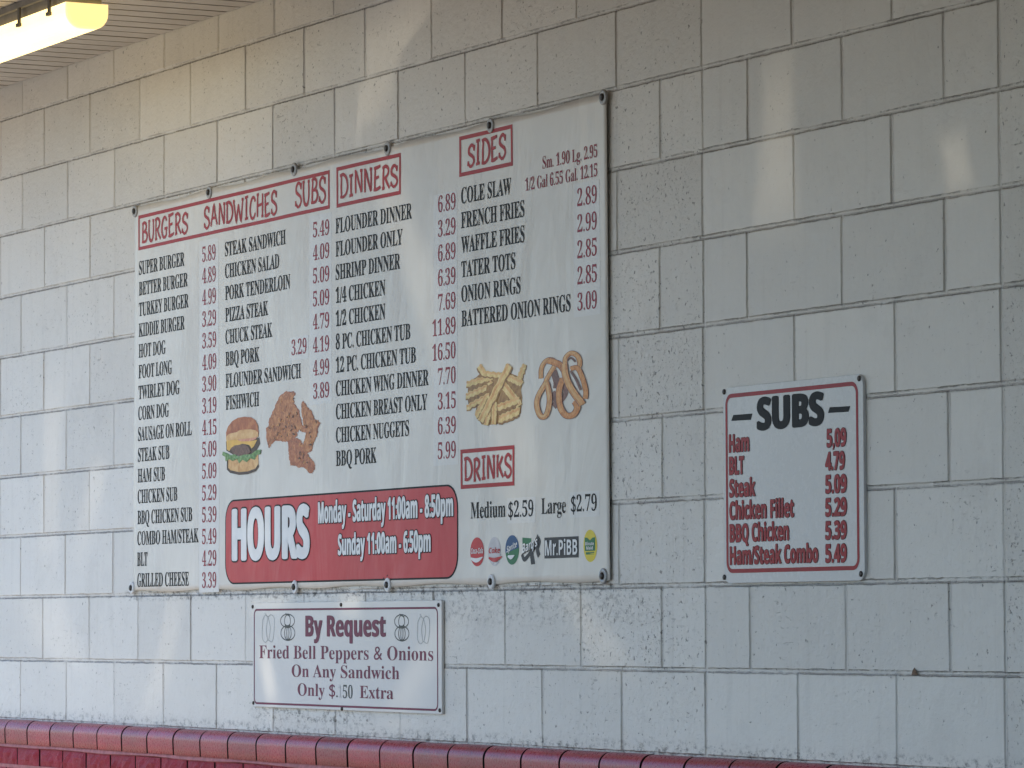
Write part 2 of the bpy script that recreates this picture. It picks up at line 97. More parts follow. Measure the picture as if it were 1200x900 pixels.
TINT = 0.16
GROUND_Z = -1.25
SOFFIT_Z = 2.138
rng = random.Random(7)

# ------------------------------------------------------------------ helpers
class MB:
    """collects vertices and faces for one mesh object"""
    def __init__(self):
        self.v = []; self.f = []; self.fm = []
    def vert(self, p):
        self.v.append(tuple(p)); return len(self.v) - 1
    def face(self, idx, m=0):
        self.f.append(tuple(idx)); self.fm.append(m)
    def quad(self, a, b, c, d, m=0):
        n = len(self.v); self.v += [tuple(a), tuple(b), tuple(c), tuple(d)]
        self.face((n, n + 1, n + 2, n + 3), m)
    def box(self, x0, x1, y0, y1, z0, z1, m=0):
        n = len(self.v)
        self.v += [(x0, y0, z0), (x1, y0, z0), (x1, y1, z0), (x0, y1, z0), (x0, y0, z1), (x1, y0, z1), (x1, y1, z1), (x0, y1, z1)]
        for q in ((0, 3, 2, 1), (4, 5, 6, 7), (0, 1, 5, 4), (1, 2, 6, 5), (2, 3, 7, 6), (3, 0, 4, 7)):
            self.face([n + i for i in q], m)
    def poly(self, pts2, y, thick=0.0, m=0):
        """flat polygon in the wall plane, pts2 = (x, z); faces the viewer (-y)"""
        pts = [Vector((a, b, 0)) for a, b in pts2]
        tris = tessellate_polygon([pts])
        n = len(self.v)
        yf = y if callable(y) else (lambda a, b: y)
        self.v += [(a, yf(a, b), b) for a, b in pts2]
        for t in tris:
            a, b, c = (pts[i] for i in t)
            if (b - a).cross(c - a).z < 0: t = (t[0], t[2], t[1])
            self.face([n + i for i in t], m)
    def strip(self, pts2, w, y, m=0, taper=None, closed=False, ax=1.0):
        """a ribbon of width w along a polyline in the wall plane"""
        yf = y if callable(y) else (lambda a, b: y)
        P = [Vector((a, b)) for a, b in pts2]
        if closed and (P[0] - P[-1]).length > 1e-6: P.append(P[0].copy())
        n = len(P); L = []; R = []
        for i in range(n):
            if closed:
                d = P[(i + 1) % (n - 1)] - P[(i - 1) % (n - 1)]
            else:
                d = P[min(i + 1, n - 1)] - P[max(i - 1, 0)]
            if d.length < 1e-9: d = Vector((1, 0))
            d = Vector((d.x / ax, d.y)); d.normalize(); nn = Vector((-d.y * ax, d.x))
            k = 1.0
            if not closed and 0 < i < n - 1:
                d1 = (P[i] - P[i - 1]); d2 = (P[i + 1] - P[i])
                if d1.length > 1e-9 and d2.length > 1e-9:
                    c = max(0.45, math.sqrt(max(0, (1 + d1.normalized().dot(d2.normalized())) / 2)))
                    k = 1 / c
            ww = w * (taper(i / (n - 1)) if taper else 1.0) * 0.5 * min(k, 1.6)
            L.append(P[i] + nn * ww); R.append(P[i] - nn * ww)
        base = len(self.v)
        for a, b in zip(L, R):
            self.v += [(a.x, yf(a.x, a.y), a.y), (b.x, yf(b.x, b.y), b.y)]
        for i in range(n - 1):
            q = (base + 2 * i, base + 2 * i + 1, base + 2 * i + 3, base + 2 * i + 2)
            self.face(q, m)
        return self
    def tube(self, path, r, seg=10, m=0, caps=True):
        P = [Vector(q) for q in path]
        base = len(self.v)
        for i, q in enumerate(P):
            d = (P[min(i + 1, len(P) - 1)] - P[max(i - 1, 0)]).normalized()
            a = d.orthogonal().normalized(); b = d.cross(a)
            for k in range(seg):
                t = 2 * math.pi * k / seg
                self.v.append(tuple(q + (a * math.cos(t) + b * math.sin(t)) * r))
        for i in range(len(P) - 1):
            for k in range(seg):
                k2 = (k + 1) % seg
                self.face((base + i * seg + k, base + i * seg + k2, base + (i + 1) * seg + k2, base + (i + 1) * seg + k), m)
        if caps:
            self.face([base + k for k in range(seg)][::-1], m)
            self.face([base + (len(P) - 1) * seg + k for k in range(seg)], m)
    def lathe(self, c, prof, seg=20, m=0):
        """profile (r, d): d = distance out of the wall (towards -y), around the axis through c=(x, y, z)"""
        base = len(self.v)
        for r, d in prof:
            for k in range(seg):
                t = 2 * math.pi * k / seg
                self.v.append((c[0] + r * math.cos(t), c[1] - d, c[2] + r * math.sin(t)))
        for i in range(len(prof) - 1):
            for k in range(seg):
                k2 = (k + 1) % seg
                self.face((base + i * seg + k, base + i * seg + k2, base + (i + 1) * seg + k2, base + (i + 1) * seg + k), m)
        self.face([base + (len(prof) - 1) * seg + k for k in range(seg)], m)
    def build(self, name, mats, parent=None, smooth=False):
        me = bpy.data.meshes.new(name)
        me.from_pydata(self.v, [], self.f)
        if not isinstance(mats, (list, tuple)): mats = [mats]
        for q in mats: me.materials.append(q)
        me.polygons.foreach_set('material_index', self.fm)
        if smooth: me.polygons.foreach_set('use_smooth', [True] * len(self.f))
        me.update()
        o = bpy.data.objects.new(name, me)
        COL.objects.link(o)
        if parent is not None: o.parent = parent
        return o

def tag(o, label=None, cat=None, group=None, kind=None):
    if label: o['label'] = label
    if cat: o['category'] = cat
    if group: o['group'] = group
    if kind: o['kind'] = kind
    return o

def empty(name, label, cat, group=None):
    o = bpy.data.objects.new(name, None)
    COL.objects.link(o)
    o.empty_display_size = 0.1
    return tag(o, label, cat, group)

# ------------------------------------------------------------------ materials
class NT:
    def __init__(self, name):
        self.mat = bpy.data.materials.new(name); self.mat.use_nodes = True
        self.t = self.mat.node_tree; self.b = self.t.nodes['Principled BSDF']
    def n(self, kind, **kw):
        q = self.t.nodes.new('ShaderNode' + kind)
        for k, v in kw.items():
            if k.startswith('i_'): q.inputs[k[2:].replace('_', ' ')].default_value = v
            else: setattr(q, k, v)
        return q
    def l(self, a, b): self.t.links.new(a, b)
    def val(self, v):
        q = self.n('Value'); q.outputs[0].default_value = v; return q.outputs[0]
    def math(self, op, a, b=None, c=None, clamp=False):
        q = self.n('Math', operation=op, use_clamp=clamp)
        for i, s in enumerate((a, b, c)):
            if s is None: continue
            if isinstance(s, (int, float)): q.inputs[i].default_value = s
            else: self.l(s, q.inputs[i])
        return q.outputs[0]
    def noise(self, vec, scale, detail=4, rough=0.55, dist=0.0):
        q = self.n('TexNoise'); self.l(vec, q.inputs['Vector'])
        q.inputs['Scale'].default_value = scale; q.inputs['Detail'].default_value = detail
        q.inputs['Roughness'].default_value = rough; q.inputs['Distortion'].default_value = dist
        return q.outputs['Fac']
    def coords(self): return self.n('TexCoord').outputs['Object']
    def mapping(self, vec, scale=(1, 1, 1), loc=(0, 0, 0), rot=(0, 0, 0)):
        q = self.n('Mapping'); self.l(vec, q.inputs[0])
        q.inputs['Scale'].default_value = scale; q.inputs['Location'].default_value = loc; q.inputs['Rotation'].default_value = rot
        return q.outputs[0]
    def step(self, x, lo, hi, a=0.0, b=1.0):
        q = self.n('MapRange', interpolation_type='SMOOTHSTEP')
        self.l(x, q.inputs['Value'])
        for k, v in (('From Min', lo), ('From Max', hi), ('To Min', a), ('To Max', b)):
            if isinstance(v, (int, float)): q.inputs[k].default_value = v
            else: self.l(v, q.inputs[k])
        return q.outputs['Result']
    def mix(self, fac, a, b, blend='MIX'):
        q = self.n('Mix', data_type='RGBA', blend_type=blend)
        for i, s in ((0, fac), (6, a), (7, b)):
            if isinstance(s, (int, float)): q.inputs[i].default_value = s
            elif isinstance(s, (tuple, list)): q.inputs[i].default_value = (*s[:3], 1)
            else: self.l(s, q.inputs[i])
        return q.outputs[2]
    def bump(self, h, strength=0.5, dist=0.01, normal=None):
        q = self.n('Bump'); self.l(h, q.inputs['Height'])
        q.inputs['Strength'].default_value = strength; q.inputs['Distance'].default_value = dist
        if normal is not None: self.l(normal, q.inputs['Normal'])
        return q.outputs[0]
    def set(self, **kw):
        for k, v in kw.items():
            s = self.b.inputs[k.replace('_', ' ')]
            if isinstance(v, (int, float)): s.default_value = v
            elif isinstance(v, (tuple, list)): s.default_value = (*v[:3], 1)
            else: self.l(v, s)
        return self

def plain(name, col, rough=0.5, var=0.06, scale=18.0, metal=0.0, spec=0.14):
    m = NT(name); c = m.coords()
    f = m.noise(c, scale, 5, 0.6)
    k = m.step(f, 0.3, 0.7, 1 - var, 1 + var)
    m.set(Base_Color=mulcol(m, col, k), Roughness=rough, Metallic=metal)
    m.b.inputs['Specular IOR Level'].default_value = spec
    return m.mat

def mulcol(m, col, k):
    q = m.n('VectorMath', operation='SCALE')
    if isinstance(col, (tuple, list)): q.inputs[0].default_value = col[:3]
    else: m.l(col, q.inputs[0])
    m.l(k, q.inputs['Scale'])
    return q.outputs[0]

def wall_material():
    m = NT('painted_block'); c = m.coords()
    uv1 = m.n('UVMap', uv_map='near_edge').outputs[0]; uv2 = m.n('UVMap', uv_map='far_edge').outputs[0]
    s1 = m.n('SeparateXYZ'); m.l(uv1, s1.inputs[0]); s2 = m.n('SeparateXYZ'); m.l(uv2, s2.inputs[0])
    at = m.n('Attribute', attribute_name='pores').outputs['Fac']
    tone = m.n('Attribute', attribute_name='tone').outputs['Fac']
    sty = m.n('Attribute', attribute_name='repointed').outputs['Fac']
    wob = m.noise(c, 22, 3, 0.6)
    wobble = m.math('MULTIPLY', m.math('SUBTRACT', wob, 0.5), 0.007)
    fine = m.noise(c, 160, 2, 0.6)
    wobble = m.math('ADD', wobble, m.math('MULTIPLY', m.math('SUBTRACT', fine, 0.5), 0.003))
    du0 = m.math('ADD', s1.outputs[0], wobble); du1 = m.math('ADD', s2.outputs[0], wobble)
    dv0 = m.math('ADD', s1.outputs[1], wobble); dv1 = m.math('ADD', s2.outputs[1], wobble)
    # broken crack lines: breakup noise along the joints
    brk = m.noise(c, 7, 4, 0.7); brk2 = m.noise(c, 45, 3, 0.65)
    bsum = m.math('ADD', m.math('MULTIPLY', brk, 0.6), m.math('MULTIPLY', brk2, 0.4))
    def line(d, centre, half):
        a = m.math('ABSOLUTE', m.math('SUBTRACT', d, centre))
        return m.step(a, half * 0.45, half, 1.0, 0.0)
    # bed joints: a crack under each course, an upper one where the wall was repointed; softer darker bands beside them
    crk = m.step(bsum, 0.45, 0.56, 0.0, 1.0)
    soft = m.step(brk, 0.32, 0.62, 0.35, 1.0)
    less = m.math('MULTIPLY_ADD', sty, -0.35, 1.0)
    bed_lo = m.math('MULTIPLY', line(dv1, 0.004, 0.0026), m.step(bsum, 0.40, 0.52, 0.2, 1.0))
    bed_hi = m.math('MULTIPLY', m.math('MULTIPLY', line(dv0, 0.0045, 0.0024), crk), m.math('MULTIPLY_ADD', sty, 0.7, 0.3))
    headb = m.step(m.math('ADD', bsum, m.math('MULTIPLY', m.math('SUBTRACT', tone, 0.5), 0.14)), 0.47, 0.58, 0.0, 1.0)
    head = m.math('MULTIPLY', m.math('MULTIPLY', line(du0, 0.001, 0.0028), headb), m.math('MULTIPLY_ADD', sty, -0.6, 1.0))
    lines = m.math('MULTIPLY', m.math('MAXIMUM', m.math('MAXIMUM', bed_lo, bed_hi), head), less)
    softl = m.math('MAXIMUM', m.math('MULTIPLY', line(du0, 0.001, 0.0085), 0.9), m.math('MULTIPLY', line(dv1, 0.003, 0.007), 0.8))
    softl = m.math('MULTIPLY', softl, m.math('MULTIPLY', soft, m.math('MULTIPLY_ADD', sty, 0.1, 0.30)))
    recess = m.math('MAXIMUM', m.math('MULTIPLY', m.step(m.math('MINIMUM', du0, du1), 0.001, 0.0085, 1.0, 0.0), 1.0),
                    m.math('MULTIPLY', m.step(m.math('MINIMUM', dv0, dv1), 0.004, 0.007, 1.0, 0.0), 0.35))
    # pores, scratches
    cs = m.mapping(c, (1, 1, 1), rot=(0, math.radians(25), 0))
    n1 = m.noise(m.mapping(cs, (1.0, 1, 1.0)), 75, 3, 0.62, 0.3)
    n2 = m.noise(m.mapping(c, (1, 1, 0.8), loc=(3, 1, 7)), 190, 2, 0.55)
    area = m.noise(m.mapping(c, loc=(9, 2, 4)), 5.5, 3, 0.6)
    dens = m.math('ADD', m.math('MULTIPLY', at, 0.55), m.math('MULTIPLY', m.math('SUBTRACT', area, 0.5), 0.55))
    th1 = m.math('SUBTRACT', 0.69, m.math('MULTIPLY', dens, 0.16))
    pore = m.step(n1, th1, m.math('ADD', th1, 0.05))
    th2 = m.math('SUBTRACT', 0.735, m.math('MULTIPLY', dens, 0.17))
    speck = m.step(n2, th2, m.math('ADD', th2, 0.05))
    sc = m.noise(m.mapping(c, (1, 1, 4.2), rot=(0, math.radians(-32), 0)), 30, 2, 0.5, 0.8)
    scratch = m.math('MULTIPLY', m.math('MULTIPLY', m.step(sc, 0.665, 0.71), m.step(at, 0.05, 0.6, 0.25, 1.0)), m.step(area, 0.44, 0.62))
    holes = m.math('MAXIMUM', m.math('MAXIMUM', m.math('MULTIPLY', pore, 0.75), m.math('MULTIPLY', speck, 0.6)), m.math('MULTIPLY', scratch, 0.45))
    # paint
    big = m.noise(c, 0.9, 3, 0.5); mid = m.noise(m.mapping(c, loc=(4, 4, 4)), 9, 5, 0.6)
    k = m.math('ADD', m.math('MULTIPLY', m.math('SUBTRACT', big, 0.5), 0.12), m.math('MULTIPLY', m.math('SUBTRACT', mid, 0.5), 0.12))
    k = m.math('ADD', m.math('ADD', k, 1.0), m.math('MULTIPLY', m.math('SUBTRACT', tone, 0.5), 0.12))
    col = mulcol(m, (0.615, 0.592, 0.538), k)
    streak = m.noise(m.mapping(c, (7, 1, 0.8)), 2.2, 4, 0.6)
    col = m.mix(m.math('MULTIPLY', m.step(streak, 0.56, 0.8), 0.16), col, (0.36, 0.35, 0.32))
    # grime blotches: speckled blocks
    gr = m.noise(m.mapping(c, loc=(1, 5, 2)), 26, 6, 0.75)
    col = m.mix(m.math('MULTIPLY', m.step(gr, 0.56, 0.72), m.math('MULTIPLY', at, 0.38)), col, (0.25, 0.245, 0.23))
    col = m.mix(m.math('MULTIPLY', m.step(m.math('MINIMUM', dv0, dv1), 0.0, 0.012, 1.0, 0.0), 0.12), col, (0.7, 0.68, 0.64))
    col = m.mix(m.math('MULTIPLY', holes, 0.9), col, (0.11, 0.105, 0.095))
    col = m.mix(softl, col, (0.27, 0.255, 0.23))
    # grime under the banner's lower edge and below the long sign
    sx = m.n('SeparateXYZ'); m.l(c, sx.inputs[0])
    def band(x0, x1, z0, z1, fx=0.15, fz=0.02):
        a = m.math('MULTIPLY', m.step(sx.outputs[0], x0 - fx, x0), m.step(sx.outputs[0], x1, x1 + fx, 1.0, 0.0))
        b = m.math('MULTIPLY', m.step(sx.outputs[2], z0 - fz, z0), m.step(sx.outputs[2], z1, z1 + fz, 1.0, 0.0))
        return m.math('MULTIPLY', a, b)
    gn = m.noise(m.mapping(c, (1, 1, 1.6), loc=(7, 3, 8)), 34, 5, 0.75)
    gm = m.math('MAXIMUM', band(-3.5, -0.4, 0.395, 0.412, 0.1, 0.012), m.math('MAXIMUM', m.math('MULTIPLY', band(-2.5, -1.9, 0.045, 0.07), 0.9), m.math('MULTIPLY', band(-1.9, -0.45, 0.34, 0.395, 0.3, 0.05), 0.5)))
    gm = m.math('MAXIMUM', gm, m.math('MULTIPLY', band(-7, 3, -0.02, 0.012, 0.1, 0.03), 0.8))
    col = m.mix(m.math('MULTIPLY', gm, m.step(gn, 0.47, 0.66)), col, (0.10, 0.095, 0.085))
    drip = m.noise(m.mapping(c, (14, 1, 0.55), loc=(3, 0, 0)), 2.0, 5, 0.65)
    col = m.mix(m.math('MULTIPLY', m.step(drip, 0.55, 0.75), 0.22), col, (0.40, 0.375, 0.33))
    col = m.mix(m.math('MULTIPLY', m.step(m.noise(m.mapping(c, loc=(5, 5, 1)), 3.2, 6, 0.7), 0.52, 0.68), 0.22), col, (0.44, 0.42, 0.38))
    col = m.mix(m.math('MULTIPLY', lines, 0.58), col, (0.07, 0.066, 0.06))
    h = m.math('ADD', m.math('MULTIPLY', m.noise(c, 55, 5, 0.65), m.math('MULTIPLY_ADD', at, 0.6, 0.38)), m.math('MULTIPLY', mid, 0.5))
    h = m.math('SUBTRACT', h, m.math('MULTIPLY', holes, 0.45))
    h = m.math('SUBTRACT', h, m.math('MULTIPLY', lines, 1.3))
    h = m.math('SUBTRACT', h, m.math('MULTIPLY', recess, 0.7))
    m.set(Base_Color=col, Roughness=m.math('MULTIPLY_ADD', mid, 0.25, 0.36), Normal=m.bump(h, 0.8, 0.006))
    m.b.inputs['Specular IOR Level'].default_value = 0.28
    return m.mat

def vinyl_material(name, colr, rough=0.33, var=0.05, grime=0.12, wr=0.35, spec=0.2):
    m = NT(name); c = m.coords()
    big = m.noise(c, 2.5, 4, 0.55); k = m.step(big, 0.25, 0.75, 1 - var, 1 + var)
    col = mulcol(m, colr, k)
    g = m.noise(m.mapping(c, loc=(2, 2, 2)), 40, 5, 0.7)
    col = m.mix(m.math('MULTIPLY', m.step(g, 0.66, 0.78), grime), col, (0.25, 0.24, 0.22))
    w = m.noise(m.mapping(c, (1, 1, 0.35), rot=(0, 0.25, 0)), 5, 4, 0.5, 0.6)
    m.set(Base_Color=col, Roughness=m.math('MULTIPLY_ADD', g, 0.25, rough - 0.1), Normal=m.bump(w, wr, 0.02))
    m.b.inputs['Specular IOR Level'].default_value = spec
    return m.mat

def fried_material(name, dark, mid_, light, scale=90):
    m = NT(name); c = m.coords()
    f = m.noise(c, scale, 6, 0.72, 0.4)
    r = m.n('ValToRGB'); e = r.color_ramp.elements
    e[0].position = 0.30; e[0].color = (*dark, 1); e[1].position = 0.72; e[1].color = (*light, 1)
    q = r.color_ramp.elements.new(0.5); q.color = (*mid_, 1)
    m.l(f, r.inputs[0])
    m.set(Base_Color=r.outputs[0], Roughness=0.35)
    m.b.inputs['Specular IOR Level'].default_value = 0.15
    return m.mat

def red_brick_material(rough_face):
    m = NT('red_glazed_brick' if not rough_face else 'red_split_face_brick'); c = m.coords()
    f = m.noise(c, 14, 5, 0.65); g = m.noise(c, 95 if rough_face else 130, 4, 0.7)
    k = m.math('ADD', m.step(f, 0.3, 0.7, 0.85, 1.12), m.math('MULTIPLY', m.math('SUBTRACT', g, 0.5), 0.5 if rough_face else 0.12))
    col = mulcol(m, (0.27, 0.015, 0.033) if not rough_face else (0.29, 0.032, 0.048), k)
    if not rough_face:
        col = mulcol(m, col, m.step(m.n('Attribute', attribute_name='tone').outputs['Fac'], 0.0, 1.0, 0.84, 1.13))
        wear = m.step(m.noise(m.mapping(c, loc=(2, 7, 1)), 38, 6, 0.8), 0.60, 0.70)
        col = m.mix(m.math('MULTIPLY', wear, 0.16), col, (0.40, 0.20, 0.21))
    d = m.step(m.noise(m.mapping(c, loc=(4, 1, 1)), 60, 4, 0.75), 0.60, 0.74)
    col = m.mix(m.math('MULTIPLY', d, 0.5 if rough_face else 0.2), col, (0.06, 0.03, 0.03))
    m.set(Base_Color=col, Roughness=m.math('MULTIPLY_ADD', g, 0.3, 0.14) if not rough_face else 0.6,
          Normal=m.bump(m.math('ADD', g, m.math('MULTIPLY', f, 0.6)), 1.0 if rough_face else 0.3, 0.009 if rough_face else 0.003))
    m.b.inputs['Specular IOR Level'].default_value = 0.36 if not rough_face else 0.2
    return m.mat

def ground_material(name, col, scale=1.0, cracks=False):
    m = NT(name); c = m.coords()
    a = m.noise(c, 0.35 * scale, 5, 0.6); b = m.noise(c, 60 * scale, 3, 0.7)
    k = m.math('ADD', m.step(a, 0.3, 0.7, 0.8, 1.2), m.math('MULTIPLY', m.math('SUBTRACT', b, 0.5), 0.7))
    m.set(Base_Color=mulcol(m, col, k), Roughness=0.9, Normal=m.bump(b, 0.5, 0.01))
    return m.mat

def emit_material(name, col, strength):
    m = NT(name); c = m.coords()
    f = m.noise(c, 6, 2, 0.5)
    m.set(Base_Color=(0.8, 0.75, 0.6), Roughness=0.3, Emission_Color=col, Emission_Strength=m.step(f, 0.2, 0.8, strength * 0.95, strength * 1.05))
    return m.mat

def tinted_material(T_):
    m = NT('light_patch_filter')  # filter for the light patches thrown through the roof
    t = m.n('BsdfTransparent'); t.inputs[0].default_value = (T_, T_ * 0.97, T_ * 0.92, 1)
    m.l(t.outputs[0], m.t.nodes['Material Output'].inputs[0])
    return m.mat

M = dict(
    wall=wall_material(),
    mortar=plain('grey_mortar', (0.30, 0.28, 0.26), 0.8, 0.15, 40),
    pink_mortar=plain('pink_painted_mortar', (0.34, 0.13, 0.13), 0.6, 0.2, 50),
    mortar_recess_shade=plain('mortar_recess_shade', (0.012, 0.007, 0.007), 0.85, 0.2, 60),
    cap=red_brick_material(False), brick=red_brick_material(True),
    vinyl=vinyl_material('white_vinyl', (0.60, 0.572, 0.512), 0.33, 0.08, 0.15, 0.6, 0.26),
    sticker=vinyl_material('white_sticker', (0.615, 0.60, 0.565), 0.28, 0.03, 0.1),
    red_print=vinyl_material('red_print', (0.47, 0.045, 0.052), 0.33, 0.08, 0.15, 0.35, 0.14),
    head_red=plain('heading_red_print', (0.33, 0.010, 0.013), 0.4, 0.08, 12),
    price_red=plain('price_red_print', (0.24, 0.009, 0.024), 0.4, 0.08, 30),
    black=plain('black_print', (0.008, 0.0075, 0.008), 0.45, 0.15, 20, 0, 0.08),
    white_print=plain('white_print', (0.70, 0.70, 0.68), 0.4, 0.05, 20),
    sign=vinyl_material('white_sign_enamel', (0.55, 0.55, 0.54), 0.24, 0.03, 0.15, 0.05),
    sign_gloss=vinyl_material('white_gloss_sign', (0.60, 0.595, 0.57), 0.17, 0.03, 0.2, 0.06),
    sign_red=plain('sign_red_print', (0.27, 0.006, 0.013), 0.35, 0.1, 30),
    sign_dark=plain('sign_dark_outline', (0.03, 0.006, 0.008), 0.35, 0.1, 30),
    maroon=plain('maroon_print', (0.13, 0.014, 0.048), 0.35, 0.15, 40),
    faded=plain('faded_grey_print', (0.42, 0.42, 0.42), 0.35, 0.1, 40),
    line_art=plain('dark_line_art', (0.06, 0.065, 0.06), 0.4, 0.2, 60),
    pale_line_art=plain('pale_line_art', (0.30, 0.31, 0.29), 0.4, 0.2, 60),
    screw=plain('dark_screw_metal', (0.06, 0.055, 0.05), 0.45, 0.3, 300, 0.6),
    washer=plain('grey_washer', (0.33, 0.33, 0.32), 0.45, 0.2, 200, 0.3),
    white_washer=plain('white_washer', (0.62, 0.62, 0.60), 0.4, 0.1, 200),
    soffit=plain('beige_vinyl_soffit', (0.50, 0.46, 0.405), 0.45, 0.08, 3.0),
    groove=plain('soffit_groove', (0.05, 0.045, 0.04), 0.7, 0.1, 10),
    housing=plain('grey_lamp_housing', (0.22, 0.21, 0.19), 0.5, 0.15, 15),
    clip=plain('lamp_clip', (0.10, 0.095, 0.085), 0.5, 0.15, 40),
    lens=emit_material('lit_lamp_lens', (1.0, 0.74, 0.29), 0.92),
    lens_end=emit_material('lit_lamp_end', (1.0, 0.68, 0.24), 0.5),
    bun=fried_material('bun_crust', (0.22, 0.045, 0.012), (0.38, 0.105, 0.03), (0.55, 0.24, 0.08), 24),
    bun_pale=fried_material('bun_base', (0.44, 0.19, 0.05), (0.62, 0.36, 0.14), (0.72, 0.50, 0.24), 30),
    patty=fried_material('meat', (0.04, 0.018, 0.012), (0.12, 0.05, 0.035), (0.26, 0.12, 0.08), 120),
    cheese=plain('cheese', (0.68, 0.40, 0.08), 0.35, 0.1, 40),
    tomato=fried_material('tomato', (0.5, 0.14, 0.07), (0.62, 0.28, 0.17), (0.68, 0.42, 0.28), 40),
    lettuce=fried_material('lettuce', (0.02, 0.06, 0.015), (0.10, 0.22, 0.05), (0.36, 0.48, 0.22), 90),
    shadow=plain('dark_brown_print', (0.06, 0.035, 0.025), 0.4, 0.3, 60),
    chicken=fried_material('fried_chicken', (0.12, 0.03, 0.010), (0.40, 0.14, 0.045), (0.66, 0.33, 0.13), 52),
    chicken_red=fried_material('fried_chicken_red', (0.13, 0.03, 0.014), (0.36, 0.11, 0.045), (0.58, 0.26, 0.12), 60),
    fry=fried_material('fries', (0.46, 0.29, 0.09), (0.66, 0.49, 0.20), (0.76, 0.63, 0.34), 60),
    fry_edge=fried_material('fries_edge', (0.12, 0.05, 0.02), (0.30, 0.16, 0.05), (0.42, 0.26, 0.09), 60),
    ring_pale=fried_material('onion_ring_pale', (0.36, 0.12, 0.028), (0.55, 0.24, 0.07), (0.70, 0.41, 0.16), 70),
    ring=fried_material('onion_ring', (0.34, 0.09, 0.02), (0.54, 0.21, 0.05), (0.66, 0.34, 0.11), 70),
    ring_dark=fried_material('onion_ring_inside', (0.07, 0.025, 0.02), (0.16, 0.065, 0.05), (0.26, 0.13, 0.09), 70),
    logo_red=plain('logo_red', (0.45, 0.03, 0.035), 0.4, 0.08, 30),
    logo_pale=plain('logo_pale_grey', (0.50, 0.48, 0.48), 0.4, 0.08, 30),
    logo_green=plain('logo_green', (0.02, 0.14, 0.055), 0.4, 0.1, 30),
    logo_blue=plain('logo_blue', (0.02, 0.07, 0.17), 0.4, 0.1, 30),
    logo_yellow=plain('logo_yellow', (0.62, 0.50, 0.045), 0.4, 0.06, 30),
    logo_black=plain('logo_black', (0.025, 0.025, 0.028), 0.4, 0.1, 30),
    scrap=plain('brown_scrap', (0.20, 0.14, 0.10), 0.8, 0.3, 150),
    roof_bounce=plain('warm_bounce_brown', (0.62, 0.44, 0.28), 0.7, 0.15, 6),  # brown chosen for the warm light it bounces onto the wall
    blocker=plain('blocker_brown', (0.16, 0.11, 0.085), 0.85, 0.2, 4),  # for the added boxes that darken the right side
    **{'tinted%d' % k: tinted_material(TINT * (k + 1) / 5) for k in range(5)},
    **{'clear%d' % k: tinted_material(0.5 * (k + 1) / 5) for k in range(5)},
    concrete=ground_material('concrete_walk', (0.42, 0.375, 0.31)),
    asphalt=ground_material('asphalt', (0.045, 0.045, 0.047)),
)

# ------------------------------------------------------------------ lettering
def serif(s):
    o = ''
    for ch in s:
        if 'A' <= ch <= 'Z': o += chr(0x1D400 + ord(ch) - 65)
        elif 'a' <= ch <= 'z': o += chr(0x1D41A + ord(ch) - 97)
        elif '0' <= ch <= '9': o += chr(0x1D7CE + ord(ch) - 48)
        else: o += ch
    return o
def sansbold(s):
    o = ''
    for ch in s:
        if 'A' <= ch <= 'Z': o += chr(0x1D5D4 + ord(ch) - 65)
        elif 'a' <= ch <= 'z': o += chr(0x1D5EE + ord(ch) - 97)
        elif '0' <= ch <= '9': o += chr(0x1D7EC + ord(ch) - 48)
        else: o += ch
    return o

_jobs = []
def want(key, text, style, offset=0.0, spacing=1.0):
    cu = bpy.data.curves.new('lettering_source', 'FONT')
    cu.body = (serif if style == 'serif' else sansbold)(text)
    cu.size = 1.0; cu.offset = offset; cu.resolution_u = 3; cu.space_character = spacing
    ob = bpy.data.objects.new('lettering_source', cu)
    COL.objects.link(ob)
    _jobs.append((key, ob))

def flush_text():
    """turn every wanted string into plain vertices and triangles, then drop the sources"""
    bpy.context.view_layer.update()
    dg = bpy.context.evaluated_depsgraph_get()
    out = {}
    for key, ob in _jobs:
        me = bpy.data.meshes.new_from_object(ob.evaluated_get(dg))
        vs = [(v.co.x, v.co.y) for v in me.vertices]
        fs = [tuple(p.vertices) for p in me.polygons]
        out[key] = (vs, fs)
        bpy.data.meshes.remove(me)
    for key, ob in _jobs:
        cu = ob.data; bpy.data.objects.remove(ob); bpy.data.curves.remove(cu)
    _jobs.clear()
    return out

def place_text(mb, glyphs, ref, capref, u0, u1, z0, cap, yf, m=0):
    """fit a string between u0 and u1, baseline z0, cap height cap; ref = its un-thickened outline"""
    xs = [v[0] for v in ref[0]]; a, b = min(xs), max(xs)
    sx = (u1 - u0) / max(b - a, 1e-6); sz = cap / capref
    n = len(mb.v)
    for x, y in glyphs[0]:
        X = u0 + (x - a) * sx; Z = z0 + y * sz
        mb.v.append((X, yf(X, Z), Z))
    for f in glyphs[1]:
        pts = [glyphs[0][i] for i in f]
        area = sum(p[0] * q[1] - q[0] * p[1] for p, q in zip(pts, pts[1:] + pts[:1]))
        f = f if area > 0 else f[::-1]
        mb.face([n + i for i in f], m)

def smear_text(mb, key, u0, u1, z0, cap, yf, dx, dz, n=8, m=0):
    """heavier lettering: the same outline laid down several times, shifted round a small ellipse"""
    sh = [(0, 0)] + [(math.cos(2 * math.pi * k / n), math.sin(2 * math.pi * k / n)) for k in range(n)]
    for k, (a, b) in enumerate(sh):
        place_text(mb, T[key], T[key], CAP_SANS, u0 + dx * (1 + a), u1 - dx * (1 - a), z0 + dz * (1 + b), cap - 2 * dz,
                   lambda p, q, k=k: yf(p, q) - k * 0.00004, m)

